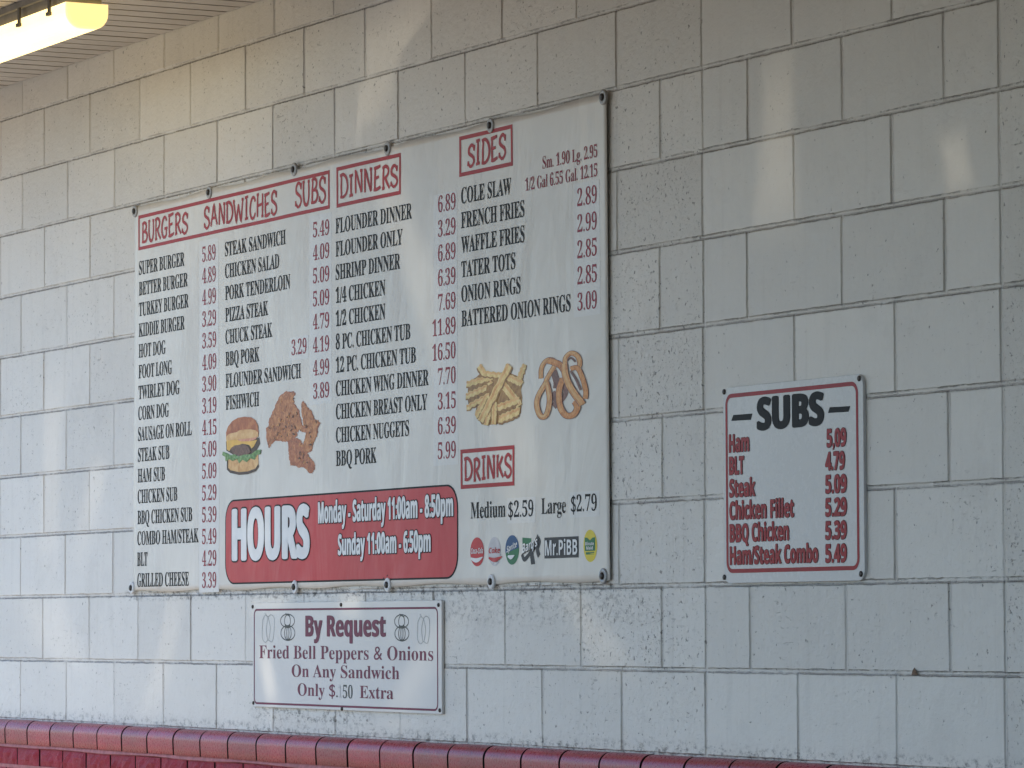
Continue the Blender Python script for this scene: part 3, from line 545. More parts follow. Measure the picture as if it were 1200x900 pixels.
OFF_SERIF, OFF_PRICE = 0.004, -0.004
for tbl, tg in ((ITEMS, 'i'), (PRICES, 'p')):
    for c in tbl:
        for r in c:
            want((tg, r[0]), r[0], 'serif', OFF_SERIF if tg == 'i' else OFF_PRICE)
for r in SIZES: want(('s', r[0]), r[0], 'serif', -0.003)
for r in RTEXT + RFIFTY + RFAINT: want(('r', r[0]), r[0], 'serif', -0.003 if r in RTEXT else -0.006)
for r in HTEXT:
    want(('h', r[0]), r[0], 'sans')
for r in SITEMS + SPRICES:
    want(('t', r[0]), r[0], 'sans')
want(('st', 'SUBS'), 'SUBS', 'sans')
want(('rt', 'By Request'), 'By Request', 'sans')
for s in ('Coca-Cola', 'Coke', 'Sprite', "Barq's", 'Mr.PiBB', 'Minute', 'Maid'): want(('l', s), s, 'sans', 0.0)
want(('cap', 'serif'), 'H', 'serif', 0.0); want(('cap', 'sans'), 'H', 'sans', 0.0)
T = flush_text()
CAP_SERIF = max(v[1] for v in T[('cap', 'serif')][0]); CAP_SANS = max(v[1] for v in T[('cap', 'sans')][0])

# hand-drawn heading capitals: strokes in a unit box
SCRAWL = {
 'A': [[(0.0, 0), (0.28, 0.55), (0.5, 1.0), (0.72, 0.5), (1.0, 0.02)], [(0.16, 0.36), (0.86, 0.40)]],
 'B': [[(0.18, 0.0), (0.16, 0.5), (0.2, 1.0)], [(0.02, 0.96), (0.45, 1.03), (0.78, 0.9), (0.74, 0.68), (0.5, 0.56), (0.2, 0.52)], [(0.4, 0.55), (0.8, 0.48), (0.98, 0.28), (0.8, 0.06), (0.45, 0.0), (0.02, 0.02)]],
 'C': [[(0.95, 0.78), (0.78, 0.97), (0.48, 1.0), (0.18, 0.8), (0.06, 0.45), (0.2, 0.12), (0.5, -0.02), (0.82, 0.06), (1.0, 0.24)]],
 'D': [[(0.18, 0.0), (0.15, 0.5), (0.2, 1.0)], [(0.0, 0.98), (0.45, 1.02), (0.85, 0.82), (1.0, 0.45), (0.82, 0.14), (0.45, 0.0), (0.02, 0.02)]],
 'E': [[(0.2, 0.0), (0.16, 0.5), (0.2, 1.0)], [(0.02, 0.98), (0.5, 1.0), (0.95, 1.05)], [(0.2, 0.52), (0.75, 0.56)], [(0.02, 0.0), (0.5, 0.0), (1.0, 0.08)]],
 'G': [[(0.92, 0.82), (0.72, 0.99), (0.42, 0.98), (0.14, 0.75), (0.04, 0.4), (0.2, 0.08), (0.5, -0.02), (0.82, 0.08), (0.9, 0.42)], [(0.52, 0.42), (1.05, 0.45)]],
 'H': [[(0.14, 0.0), (0.1, 0.5), (0.14, 1.02)], [(0.88, 0.0), (0.9, 0.5), (0.86, 1.02)], [(0.12, 0.5), (0.9, 0.56)], [(-0.02, 1.0), (0.3, 1.02)], [(0.72, 0.0), (1.04, 0.0)]],
 'I': [[(0.5, 0.0), (0.46, 0.5), (0.5, 1.0)], [(0.05, 1.0), (0.95, 1.03)], [(0.05, 0.0), (0.95, 0.02)]],
 'K': [[(0.16, 0.0), (0.12, 0.5), (0.16, 1.03)], [(0.9, 1.0), (0.5, 0.66), (0.16, 0.48)], [(0.36, 0.58), (0.65, 0.28), (1.02, 0.0)], [(0.0, 1.0), (0.32, 1.03)]],
 'N': [[(0.12, 0.0), (0.1, 0.5), (0.13, 1.0)], [(0.02, 1.02), (0.22, 0.96), (0.55, 0.45), (0.86, 0.0)], [(0.88, 0.0), (0.9, 0.5), (0.88, 1.02)], [(0.72, 1.02), (1.04, 1.0)]],
 'R': [[(0.18, 0.0), (0.14, 0.5), (0.18, 1.0)], [(0.0, 0.96), (0.45, 1.03), (0.82, 0.9), (0.82, 0.68), (0.52, 0.52), (0.2, 0.47)], [(0.42, 0.5), (0.7, 0.22), (1.05, -0.02)], [(0.0, 0.0), (0.36, 0.02)]],
 'S': [[(0.92, 0.82), (0.72, 0.99), (0.42, 1.0), (0.14, 0.84), (0.16, 0.64), (0.48, 0.52), (0.82, 0.4), (0.94, 0.2), (0.7, 0.02), (0.36, -0.02), (0.04, 0.16)], [(0.04, 0.02), (0.06, 0.26)], [(0.9, 0.72), (0.96, 1.0)]],
 'U': [[(0.1, 1.0), (0.08, 0.45), (0.22, 0.1), (0.5, -0.02), (0.78, 0.08), (0.92, 0.45), (0.9, 1.02)], [(-0.05, 1.0), (0.28, 1.03)], [(0.74, 1.02), (1.06, 1.0)]],
 'W': [[(0.02, 1.0), (0.14, 0.5), (0.27, 0.0), (0.4, 0.45), (0.52, 0.82)], [(0.5, 0.82), (0.62, 0.4), (0.75, 0.0), (0.88, 0.5), (1.0, 1.02)], [(-0.05, 1.0), (0.14, 1.02)], [(0.88, 1.03), (1.08, 1.02)]],
}
WID = {'I': 0.55, 'W': 1.5, 'N': 1.05, 'A': 1.1, 'D': 1.05, 'H': 1.05}
def scrawl(mb, text, u0, u1, z0, cap, yf, stroke=0.0094):
    tot = sum(WID.get(ch, 0.9) for ch in text) + 0.22 * (len(text) - 1)
    s = (u1 - u0) / tot; x = u0; r = random.Random(hash_text(text)); lay = 0
    for i, ch in enumerate(text):
        w = WID.get(ch, 0.9) * s
        tilt = r.uniform(-0.06, 0.08); dz = r.uniform(-0.05, 0.05) * cap; hs = r.uniform(0.94, 1.07)
        for st in SCRAWL[ch]:
            P = []
            n = len(st)
            for k in range(n - 1):          # Catmull-Rom through the stroke points
                p0 = st[max(k - 1, 0)]; p1 = st[k]; p2 = st[k + 1]; p3 = st[min(k + 2, n - 1)]
                for t in (0, 0.34, 0.67) if n > 2 else (0,):
                    q = [0.5 * (2 * p1[j] + (p2[j] - p0[j]) * t + (2 * p0[j] - 5 * p1[j] + 4 * p2[j] - p3[j]) * t * t + (3 * p1[j] - p0[j] - 3 * p2[j] + p3[j]) * t ** 3) for j in (0, 1)]
                    P.append(q)
            P.append(st[-1])
            pts = [(x + (a + tilt * b) * w, z0 + dz + b * cap * hs) for a, b in P]
            lay = (lay + 1) % 6
            y2 = (lambda a, b, e=lay * 0.00006: yf(a, b) - e)
            mb.strip(pts, stroke, y2, taper=lambda t: 1.15 - 0.5 * abs(t - 0.4))
        x += w + 0.22 * s
def hash_text(t): return sum((i + 3) * ord(ch) for i, ch in enumerate(t))

# ------------------------------------------------------------------ ground
g = MB(); g.quad((-600, -600, GROUND_Z), (600, -600, GROUND_Z), (600, 0.3, GROUND_Z), (-600, 0.3, GROUND_Z))
tag(g.build('ground', M['asphalt']), kind='structure')
g = MB(); g.box(-30, -0.8, -14.0, -0.02, GROUND_Z - 0.1, GROUND_Z + 0.12)  # unseen slab kept to the left, where its bounce brightens the wall
tag(g.build('pavement', M['concrete']), kind='structure')
GROUND_TOP = GROUND_Z + 0.12

# ------------------------------------------------------------------ block wall
X0B, X1B = -20, 11        # in block lengths
def zrow(i, x):
    if i <= 10: a, b = ROWS[i]
    else: a, b = ROWS[10][0], ROWS[10][1] + 0.2032 * (i - 10)
    return b + a * max(-4.7, min(1.4, x))
def pore_density(x, row):
    if -0.5 < x < 0.0: return 0.8 if 1 <= row <= 6 else 0.55
    if 0.0 <= x < 1.215: return (0.32, 0.36, 0.36, 0.22, 0.12, 0.05, 0.04, 0.06, 0.1, 0.1, 0.1, 0.1, 0.1)[min(row, 12)]
    if x >= 1.215: return 0.7
    if row <= 1: return 0.6 if x > -1.7 else 0.36
    if row >= 7 and x > -2.6: return 0.52
    return 0.4
wb = MB(); uva = []; uvb = []; tones = []; pores = []; rep = []
NXB, NZB = 7, 4
for row in range(-1, 13):
    par = 0.5 if row % 2 == 1 else 0.0
    # joints; the control joint at x = 0 and x = 1.219 runs straight up through half blocks
    js = [X0B] + [u for u in [k + par for k in range(X0B, X1B)] if u > X0B] + [X1B]
    for q in (0, 3): js.append(q)
    js = sorted(set(js))
    jx = {}
    for u in js: jx[u] = u * 0.4064 + (0 if u in (0, 3) else rng.uniform(-0.006, 0.006)) + (-0.003 if row % 2 == 0 else 0.0)
    for ua, ub in zip(js, js[1:]):
        xa, xb = jx[ua], jx[ub]
        if row == -1:
            za = lambda x: -0.10
        else:
            za = lambda x, r=row: zrow(r, x)
        zb = (lambda x: 0.0) if row == -1 else (lambda x, r=row: zrow(r + 1, x))
        t = rng.random(); pd = max(0.0, pore_density((xa + xb) / 2, row) + rng.uniform(-0.12, 0.12))
        rp = 1.0 if xa > -0.9 else (0.15 if xa < -2 else 0.5)
        lift = rng.uniform(-0.0010, 0.0010); tx = rng.uniform(-0.004, 0.004); tz = rng.uniform(-0.007, 0.007)
        e = 0.0032
        def pt(fx, fz, y):
            x = xa + (xb - xa) * fx; a_, b_ = za(x), zb(x)
            return (x, y, a_ + (b_ - a_) * fz)
        W = xb - xa; H = 0.2032
        gx = [0.0, e / W, 2.0 * e / W, 1 - 2.0 * e / W, 1 - e / W, 1.0]
        gz = [0.0, e / H, 2.0 * e / H, 1 - 2.0 * e / H, 1 - e / H, 1.0]
        base = len(wb.v)
        for j, fz in enumerate(gz):
            for i, fx in enumerate(gx):
                edge = min(i, j, len(gx) - 1 - i, len(gz) - 1 - j)
                y = 0.0020 if edge == 0 else (0.0013 if edge == 1 else lift + tx * (fx - 0.5) * W + tz * (fz - 0.5) * H)
                wb.v.append(pt(fx, fz, y))
        nx = len(gx)
        for j in range(len(gz) - 1):
            for i in range(nx - 1):
                wb.face((base + j * nx + i, base + j * nx + i + 1, base + (j + 1) * nx + i + 1, base + (j + 1) * nx + i))
                for (ii, jj) in ((i, j), (i + 1, j), (i + 1, j + 1), (i, j + 1)):
                    uva.append((gx[ii] * W, gz[jj] * H)); uvb.append(((1 - gx[ii]) * W, (1 - gz[jj]) * H))
        k = len(gx) * len(gz)
        tones += [t] * k; pores += [pd] * k; rep += [rp] * k
nblk = len(wb.v)
wall_top = 0.2032 * 13 + 0.03
# the wall's own thickness behind its face, and its top and ends
nface = len(wb.f)
wb.box(X0B * 0.4064, X1B * 0.4064, 0.006, 0.2, GROUND_Z, wall_top - 0.05)
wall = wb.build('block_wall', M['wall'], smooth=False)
me = wall.data
l1 = me.uv_layers.new(name='near_edge'); l2 = me.uv_layers.new(name='far_edge')
extra = sum(len(p.vertices) for p in me.polygons) - len(uva)
flat = [v for q in uva for v in q] + [0.1] * (2 * extra); l1.data.foreach_set('uv', flat)
flat = [v for q in uvb for v in q] + [0.1] * (2 * extra); l2.data.foreach_set('uv', flat)
pad = len(me.vertices) - nblk
for nm, arr in (('tone', tones), ('pores', pores), ('repointed', rep)):
    at = me.attributes.new(nm, 'FLOAT', 'POINT'); at.data.foreach_set('value', arr + [0.5] * pad)
tag(wall, 'painted off white concrete block wall the signs are screwed to', 'wall')

# ------------------------------------------------------------------ red brick ledge and wainscot
led = empty('brick_wainscot', 'dark red brick wainscot with rounded bullnose ledge below the block wall', 'wainscot')
R_ = 0.034; CH_ = 0.078; CY = -0.036
prof = [(0.005, 0.0), (CY + R_ * 0.9, 0.0)]
for k in range(0, 9):
    a = math.pi / 2 + k / 8 * math.pi / 2
    prof.append((CY + R_ * 0.85 + R_ * 0.95 * math.cos(a), -R_ + R_ * math.sin(a)))
yfront = prof[-1][0]
prof += [(yfront + 0.0005, -0.05), (yfront + 0.002, -CH_), (0.0, -CH_)]
cap = MB(); cap_tone = []
pitch = 0.2032; x = -8.0 + 0.03; nb = 0
while x < 4.4:
    xa, xb = x + 0.0048, x + pitch - 0.0048
    dy = rng.uniform(-0.0005, 0.0005); dz = rng.uniform(-0.0008, 0.0008)
    xs = [xa, xb]
    base = len(cap.v); n = len(prof)
    for i, xx in enumerate(xs):
        ins = 0.0
        for (py, pz) in prof:
            cap.v.append((xx, py + dy + (ins if py < 0 else 0), pz + dz - (ins if pz > -0.03 else 0)))
    for i in range(len(xs) - 1):
        for k in range(n - 1):
            cap.face((base + i * n + k, base + i * n + k + 1, base + (i + 1) * n + k + 1, base + (i + 1) * n + k))
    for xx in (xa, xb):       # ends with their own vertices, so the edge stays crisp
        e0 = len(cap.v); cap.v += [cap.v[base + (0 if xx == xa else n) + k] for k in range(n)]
        cap.face([e0 + k for k in range(n)] if xx == xa else [e0 + k for k in range(n)][::-1], 1)  # near-black end faces: joint recess shade put into the colour
    tn = rng.random(); cap_tone += [tn] * (len(cap.v) - len(cap_tone))
    x += pitch
ct = {}
capo = cap.build('ledge_cap', [M['cap'], M['mortar_recess_shade']], led, smooth=True)
at_ = capo.data.attributes.new('tone', 'FLOAT', 'POINT')
at_.data.foreach_set('value', cap_tone)
# joint filler, set back behind the cap bricks
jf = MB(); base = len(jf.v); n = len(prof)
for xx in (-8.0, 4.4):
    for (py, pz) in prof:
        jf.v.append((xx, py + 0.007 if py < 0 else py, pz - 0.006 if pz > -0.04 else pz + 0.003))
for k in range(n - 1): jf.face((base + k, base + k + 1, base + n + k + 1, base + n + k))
jf.build('ledge_joint_mortar', M['mortar_recess_shade'], led, smooth=True)
bk = MB(); yb = yfront + 0.008; zc = -CH_ - 0.012; course = 0
jm = MB(); jm.box(-8.0, 4.4, yb + 0.007, -0.001, GROUND_TOP, -CH_ - 0.0005); jm.build('joint_mortar', M['mortar_recess_shade'], led)
mo = MB()
# raised painted bed joint right under the cap
for k in range(60):
    xa = -8 + k * 12.4 / 60; xb = xa + 12.4 / 60
    j = lambda s: 0.0018 * math.sin(s * 9.1) + 0.001 * math.sin(s * 23)
    mo.quad((xa, yb - 0.004, -CH_ - 0.010 + j(xa)), (xb, yb - 0.004, -CH_ - 0.010 + j(xb)), (xb, yb - 0.001, -CH_ - 0.0003), (xa, yb - 0.001, -CH_ - 0.0003))
    mo.quad((xa, yb + 0.005, -CH_ - 0.013 + j(xa)), (xb, yb + 0.005, -CH_ - 0.013 + j(xb)), (xb, yb - 0.004, -CH_ - 0.010 + j(xb)), (xa, yb - 0.004, -CH_ - 0.010 + j(xa)))
while zc - 0.057 > GROUND_TOP:
    x = -8.0 + (0.115 if course % 2 == 0 else 0.115 + 0.1016)
    while x < 4.2:
        xa, xb = x + 0.0048, x + 0.2032 - 0.0048
        j = lambda: rng.uniform(-0.0015, 0.0015)
        n0 = len(bk.v); d = rng.uniform(-0.0008, 0.0008)
        gx = 8; gz = 3
        for jz in range(gz + 1):
            for ix in range(gx + 1):
                ed = (ix in (0, gx)) or (jz in (0, gz))
                bk.v.append((xa + (xb - xa) * ix / gx, yb + d + (0.004 if ed else rng.uniform(-0.008, 0.003)), zc - 0.0565 + 0.0565 * jz / gz))
        for jz in range(gz):
            for ix in range(gx):
                a = n0 + jz * (gx + 1) + ix
                bk.face((a, a + 1, a + gx + 2, a + gx + 1))
        x += 0.2032
    mo.box(-8.0, 4.4, yb + 0.003, yb + 0.0068, zc - 0.0675, zc - 0.0567)
    zc -= 0.0677; course += 1
mo.build('mortar_bed', M['pink_mortar'], led)
bk.build('brick_course', M['brick'], led)

# ------------------------------------------------------------------ soffit of the porch roof
sof = empty('porch_roof', 'beige grooved vinyl porch ceiling meeting the top of the block wall', 'porch roof')
XS0, XS1, XSTEP = -8.0, 5.0, -1.9
DEPTH_END, DEPTH_DEEP = 1.36, 6.5
sp = MB(); x = -5.0; pw = 0.1016
def soffit_depth(x): return max(0.12, min(0.80, 0.10 + 0.375 * (x + 4.9)))
while x < XSTEP - 0.05:
    xa = x; xb = x + pw; D_ = soffit_depth(x)
    dz = rng.uniform(-0.0006, 0.0006)
    sp.box(xa + 0.0072, xb - 0.0072, -D_, -0.004, SOFFIT_Z + dz, SOFFIT_Z + 0.006)
    sp.box(xb - 0.006, xb + 0.006, -D_, -0.004, SOFFIT_Z + 0.0135, SOFFIT_Z + 0.017, 1)
    x += pw
sp.build('soffit_panel', [M['soffit'], M['groove']], sof)
# unseen roof sheet, deepened at right for shade, holes shaped for light patches
def shrink0(h, s):
    cx = sum(p[0] for p in h) / len(h); cy = sum(p[1] for p in h) / len(h)
    return [(cx + (a - cx) * s, cy + (b - cy) * s) for a, b in h]
KY, KX = sun_dir.y / sun_dir.z, sun_dir.x / sun_dir.z
ZR = SOFFIT_Z + 0.02
panes = []
for h in PATCHES + GLINTS:
    h = shrink0(h, 1.45)
    q = [(a + KX * (ZR - b), KY * (ZR - b)) for a, b in h]
    if all(y < -0.03 for _, y in q): panes.append(q)
outer = [(XS0, -DEPTH_END), (XSTEP, -DEPTH_END), (XSTEP, -DEPTH_DEEP), (XS1, -DEPTH_DEEP), (XS1, -0.001), (XS0, -0.001)]
loops = [[Vector((a, b, 0)) for a, b in outer]] + [[Vector((a, b, 0)) for a, b in h] for h in panes]
allp = [p for l in loops for p in l]
rf = MB()
for t in tessellate_polygon(loops): rf.face([rf.vert((allp[i].x, allp[i].y, ZR)) for i in t])
for (xa, ya), (xb, yb_) in zip(outer[:4], outer[1:5]):
    rf.quad((xa, ya, ZR - 0.03), (xb, yb_, ZR - 0.03), (xb, yb_, ZR + 0.25), (xa, ya, ZR + 0.25))
rf.build('shading_roof_sheet', M['roof_bounce'], sof)
def shrink(h, s):
    cx = sum(p[0] for p in h) / len(h); cy = sum(p[1] for p in h) / len(h)
    return [(cx + (a - cx) * s, cy + (b - cy) * s) for a, b in h]
for ip, h in enumerate(panes):           # added panes throwing light patches, graded to soften the patch edges
    gl = MB()
    for k, (so, si) in enumerate(((1.0, 0.86), (0.86, 0.73), (0.73, 0.6), (0.6, 0.46), (0.46, None))):
        o_ = shrink(h, so)
        if si is None:
            gl.poly(o_, 0.0, m=k)
        else:
            i_ = shrink(h, si); n = len(gl.v); m_ = len(h)
            gl.v += [(a, 0, b) for a, b in o_] + [(a, 0, b) for a, b in i_]
            for q in range(m_): gl.face((n + q, n + (q + 1) % m_, n + m_ + (q + 1) % m_, n + m_ + q), k)
    gl.v = [(a, c, ZR) for a, _, c in gl.v]
    gl.build('light_patch_pane', [M[('clear%d' if ip >= len(panes) - len(GLINTS) else 'tinted%d') % k] for k in range(5)], sof)

# unseen boxes added at the right to hold light off the wall
wg = MB(); wg.box(3.2, 5.0, -1.30, -0.0, GROUND_Z, SOFFIT_Z - 0.05); wg.box(5.05, 7.5, -2.5, -0.0, GROUND_Z, 3.3)
tag(wg.build('right_light_blocker', M['blocker']), kind='structure')
# ------------------------------------------------------------------ fluorescent lamp
lamp = empty('fluorescent_lamp', 'lit yellowish fluorescent tube lamp under the beige soffit', 'lamp')
LX1 = -2.47; LX0 = LX1 - 1.27; LY0, LY1 = -0.632, -0.503
hs = MB(); hs.box(LX0, LX1 - 0.03, LY0 + 0.012, LY1 - 0.012, 2.085, SOFFIT_Z - 0.001)
hs.box(LX0, LX1 - 0.02, LY0 - 0.003, LY0 + 0.010, 2.118, SOFFIT_Z - 0.0015)
hs.build('housing', M['housing'], lamp)
def lens_prof():
    P = [(LY0, 2.086)]
    rr = 0.045
    for k in range(7):
        a = math.pi + k / 6 * math.pi / 2
        P.append((LY0 + rr + rr * math.cos(a), 2.012 + rr + rr * math.sin(a)))
    for k in range(7):
        a = 1.5 * math.pi + k / 6 * math.pi / 2
        P.append((LY1 - rr + rr * math.cos(a), 2.012 + rr + rr * math.sin(a)))
    P.append((LY1, 2.086))
    return P
ln = MB(); P = lens_prof(); n = len(P)
for xx in (LX0, LX1 - 0.012):
    for (a, b) in P: ln.v.append((xx, a, b))
for k in range(n): ln.face((k, (k + 1) % n, n + (k + 1) % n, n + k))
ln.build('lens', M['lens'], lamp, smooth=False)
le = MB()
for xx, s in ((LX1 - 0.0115, 1.0), (LX1 - 0.004, 0.97), (LX1, 0.86)):
    for (a, b) in P:
        cy, cz = (LY0 + LY1) / 2, 2.055
        le.v.append((xx, cy + (a - cy) * s, cz + (b - cz) * s))
for q in range(2):
    for k in range(n): le.face((q * n + k, q * n + (k + 1) % n, (q + 1) * n + (k + 1) % n, (q + 1) * n + k))
le.face([2 * n + k for k in range(n)])
le.build('lens_end_cap', M['lens_end'], lamp)
for cx in (-2.60, -2.84, -3.10, -3.38):
    cl = MB()
    cl.box(cx - 0.008, cx + 0.008, LY0 - 0.006, LY0 - 0.001, 2.068, 2.118)
    cl.box(cx - 0.012, cx + 0.012, LY0 - 0.010, LY0 - 0.0005, 2.062, 2.072)
    cl.build('clip', M['clip'], lamp)

# ------------------------------------------------------------------ vinyl menu banner
ban = empty('menu_banner', 'large white vinyl menu banner with burger and dinner lists and red hours panel', 'banner')
BX0 = sum(BANNER[i][0] for i in (0, 3)) / 2; BX1 = sum(BANNER[i][0] for i in (1, 2)) / 2
BZ0 = sum(BANNER[i][1] for i in (2, 3)) / 2; BZ1 = sum(BANNER[i][1] for i in (0, 1)) / 2
def banner_y(x, z):
    """front of the sheet: slack between its fixings, creases at the lower ones"""
    w = 0.0016 * math.sin(3.1 * x + 1.3 * z) + 0.0012 * math.sin(7.3 * x - 2.1 * z + 1) + 0.0008 * math.sin(4.0 * z + 13.0 * x)
    y = -0.0085 - w
    for gx, gz in GROM[6:]:
        dx, dz = x - gx, z - gz
        r = math.hypot(dx, dz)
        a = math.atan2(dx, dz + 1e-6)
        y += 0.0011 * math.exp(-r / 0.12) * min(1, r / 0.05) * math.cos(7 * a)
    for gx, gz in GROM[:6]:
        dx, dz = x - gx, gz - z
        r = math.hypot(dx, dz)
        y += 0.0005 * math.exp(-r / 0.10) * min(1, r / 0.05) * math.cos(6 * math.atan2(dx, dz + 1e-6))
    return min(y, -0.0045)
bs = MB(); NX, NZ = 170, 68
def bedge(fx, fz):
    zt = BZ1 + (0.0035 * math.sin(fx * 41) if fz == 1 else 0); zb_ = BZ0 + (0.003 * math.sin(fx * 37 + 1) if fz == 0 else 0)
    return BX0 + (BX1 - BX0) * fx, zb_ + (zt - zb_) * fz
for j in range(NZ + 1):
    for i in range(NX + 1):
        a, b = bedge(i / NX, j / NZ); bs.v.append((a, banner_y(a, b), b))
for j in range(NZ):
    for i in range(NX):
        a = j * (NX + 1) + i; bs.face((a, a + 1, a + NX + 2, a + NX + 1))
# hemmed edge turned back to the wall
ring = [i for i in range(NX + 1)] + [(j + 1) * (NX + 1) - 1 for j in range(1, NZ + 1)] + [NZ * (NX + 1) + i for i in range(NX - 1, -1, -1)] + [j * (NX + 1) for j in range(NZ - 1, 0, -1)]
base = len(bs.v)
for q in ring: v = bs.v[q]; bs.v.append((v[0], v[1] + 0.0012, v[2]))
for k in range(len(ring)):
    k2 = (k + 1) % len(ring); bs.face((ring[k2], ring[k], base + k, base + k2))
bs.build('vinyl_sheet', M['vinyl'], ban, smooth=True)
L = lambda d: (lambda a, b: banner_y(a, b) - d)

def rect_frame(mb, a, b, w, yf, seg=24):
    (x0, z0), (x1, z1) = a, b
    def bar(p, q, along):
        for k in range(seg):
            t0, t1 = k / seg, (k + 1) / seg
            if along == 'x':
                xa = p[0] + (q[0] - p[0]) * t0; xb = p[0] + (q[0] - p[0]) * t1
                c = [(xa, p[1]), (xb, p[1]), (xb, q[1]), (xa, q[1])]
            else:
                za = p[1] + (q[1] - p[1]) * t0; zb = p[1] + (q[1] - p[1]) * t1
                c = [(p[0], za), (q[0], za), (q[0], zb), (p[0], zb)]
            n = len(mb.v); mb.v += [(u, yf(u, v), v) for u, v in c]; mb.face((n, n + 1, n + 2, n + 3))
    bar((x0, z0), (x1, z0 + w), 'x'); bar((x0, z1 - w), (x1, z1), 'x')
    bar((x0, z0 + w), (x0 + w, z1 - w), 'z'); bar((x1 - w, z0 + w), (x1, z1 - w), 'z')

def grid_rect(mb, a, b, yf, nx=24, nz=12, r=0.0, m=0):
    """rectangle (rounded by r) as a grid that follows the sheet"""
    (x0, z0), (x1, z1) = a, b
    xs = [x0 + (x1 - x0) * i / nx for i in range(nx + 1)]
    if r > 0:
        xs = sorted(set(xs + [x0 + r * (1 - math.cos(t * math.pi / 16)) for t in range(9)] + [x1 - r * (1 - math.cos(t * math.pi / 16)) for t in range(9)]))
    base = len(mb.v)
    for x in xs:
        c = 0.0
        if r > 0:
            d = min(x - x0, x1 - x)
            if d < r: c = r - math.sqrt(max(0, r * r - (r - d) ** 2))
        for j in range(nz + 1):
            z = z0 + c + (z1 - z0 - 2 * c) * j / nz
            mb.v.append((x, yf(x, z), z))
    for i in range(len(xs) - 1):
        for j in range(nz):
            a_ = base + i * (nz + 1) + j
            mb.face((a_, a_ + nz + 1, a_ + nz + 2, a_ + 1), m)

# price stickers: slightly whiter patches under the prices
for (xa, za), (xb, zb) in STICK:
    q = MB(); grid_rect(q, (xa, min(za, zb)), (xb, max(za, zb)), L(0.00035), 6, 20); q.build('price_sticker', M['sticker'], ban, smooth=True)
# headings
for (a, b), words in HEADS:
    x0, x1 = sorted((a[0], b[0])); z0, z1 = sorted((a[1], b[1]))
    fr = MB(); rect_frame(fr, (x0, z0), (x1, z1), 0.0105, L(0.0007)); f = fr.build('heading_box', M['head_red'], ban)
    lt = MB()
    for w, u0, u1, zz, cp in words: scrawl(lt, w, u0, u1, zz, cp, L(0.0008))
    lt.build('heading_lettering', M['head_red'], f)
for c in ITEMS:
    mb = MB()
    for t, u0, u1, z0, cp in c: place_text(mb, T[('i', t)], T[('i', t)], CAP_SERIF, u0, u1, z0, cp, L(0.0008))
    mb.build('item_list', M['black'], ban)
for c in PRICES:
    mb = MB()
    for t, u0, u1, z0, cp in c: place_text(mb, T[('p', t)], T[('p', t)], CAP_SERIF, u0, u1, z0, cp, L(0.0009))
    mb.build('price_list', M['price_red'], ban)
mb = MB()
for t, u0, u1, z0, cp in SIZES: place_text(mb, T[('s', t)], T[('s', t)], CAP_SERIF, u0, u1, z0, cp, L(0.0009))
mb.build('drink_size_line', M['black'], ban)
# hours panel
hx0, hx1 = HOURS[0][0], HOURS[1][0]; hz0, hz1 = HOURS[1][1] - 0.004, HOURS[0][1] - 0.006
hz1 = 0.4448 + 0.232; hz0 = 0.4375
q = MB(); grid_rect(q, (hx0 - 0.006, hz0 - 0.005), (hx1 + 0.006, hz1 + 0.005), L(0.0005), 60, 18, 0.062)
ho = q.build('hours_panel', M['black'], ban, smooth=True)
q = MB(); grid_rect(q, (hx0, hz0), (hx1, hz1), L(0.0009), 60, 18, 0.057); q.build('panel_face', M['red_print'], ho, smooth=True)
a = MB(); b = MB()
for t, u0, u1, z0, cp in HTEXT:
    dx, dz = (0.009, 0.004) if t == 'HOURS' else (0.0016, 0.0012)
    ol = 0.0045 if t == 'HOURS' else 0.0030
    smear_text(b, ('h', t), u0, u1, z0, cp, L(0.0020), dx, dz)
    smear_text(a, ('h', t), u0 - ol, u1 + ol, z0 - ol, cp + 2 * ol, L(0.0013), dx + ol, dz + ol, 12)
a.build('lettering_outline', M['black'], ho); b.build('hours_lettering', M['white_print'], ho)

# printed food pictures (flat prints on the sheet)
pic = MB(); order = [('shade', 'shadow'), ('bun_base', 'bun_pale'), ('patty', 'patty'), ('cheese', 'cheese'), ('tomato', 'tomato'), ('lettuce', 'lettuce'), ('bun_top', 'bun')]
ms = []
for k, (nm, mt) in enumerate(order):
    if nm == 'patty': pass
    pic.poly(BURGER[nm], L(0.0006 + k * 0.00012), m=k); ms.append(M[mt])
pt_ = BURGER['patty']; pic.poly(pt_, L(0.0016), m=len(ms)); ms.append(M['patty'])
pic.poly(BURGER['lettuce'], L(0.0018), m=len(ms)); ms.append(M['lettuce'])
cxb = sum(p[0] for p in BURGER['bun_top']) / len(BURGER['bun_top']); 
zlo = min(p[1] for p in BURGER['bun_top'])
pic.poly([(p[0], zlo + (p[1] - zlo) * 0.42) for p in BURGER['bun_top']], L(0.0015), m=1)
zb0 = min(p[1] for p in BURGER['bun_base'])
pic.strip([p for p in BURGER['bun_base'] if p[1] < zb0 + 0.045], 0.008, L(0.0017), m=0)
pic.build('burger_picture', ms, ban)
pic = MB()
def rough_outline(pts, amp, seed, sub=5):
    r = random.Random(seed); out = []
    for p, q in zip(pts, pts[1:] + pts[:1]):
        for k in range(sub):
            t = k / sub
            out.append((p[0] + (q[0] - p[0]) * t + r.uniform(-amp, amp) * 1.6, p[1] + (q[1] - p[1]) * t + r.uniform(-amp, amp)))
    return out
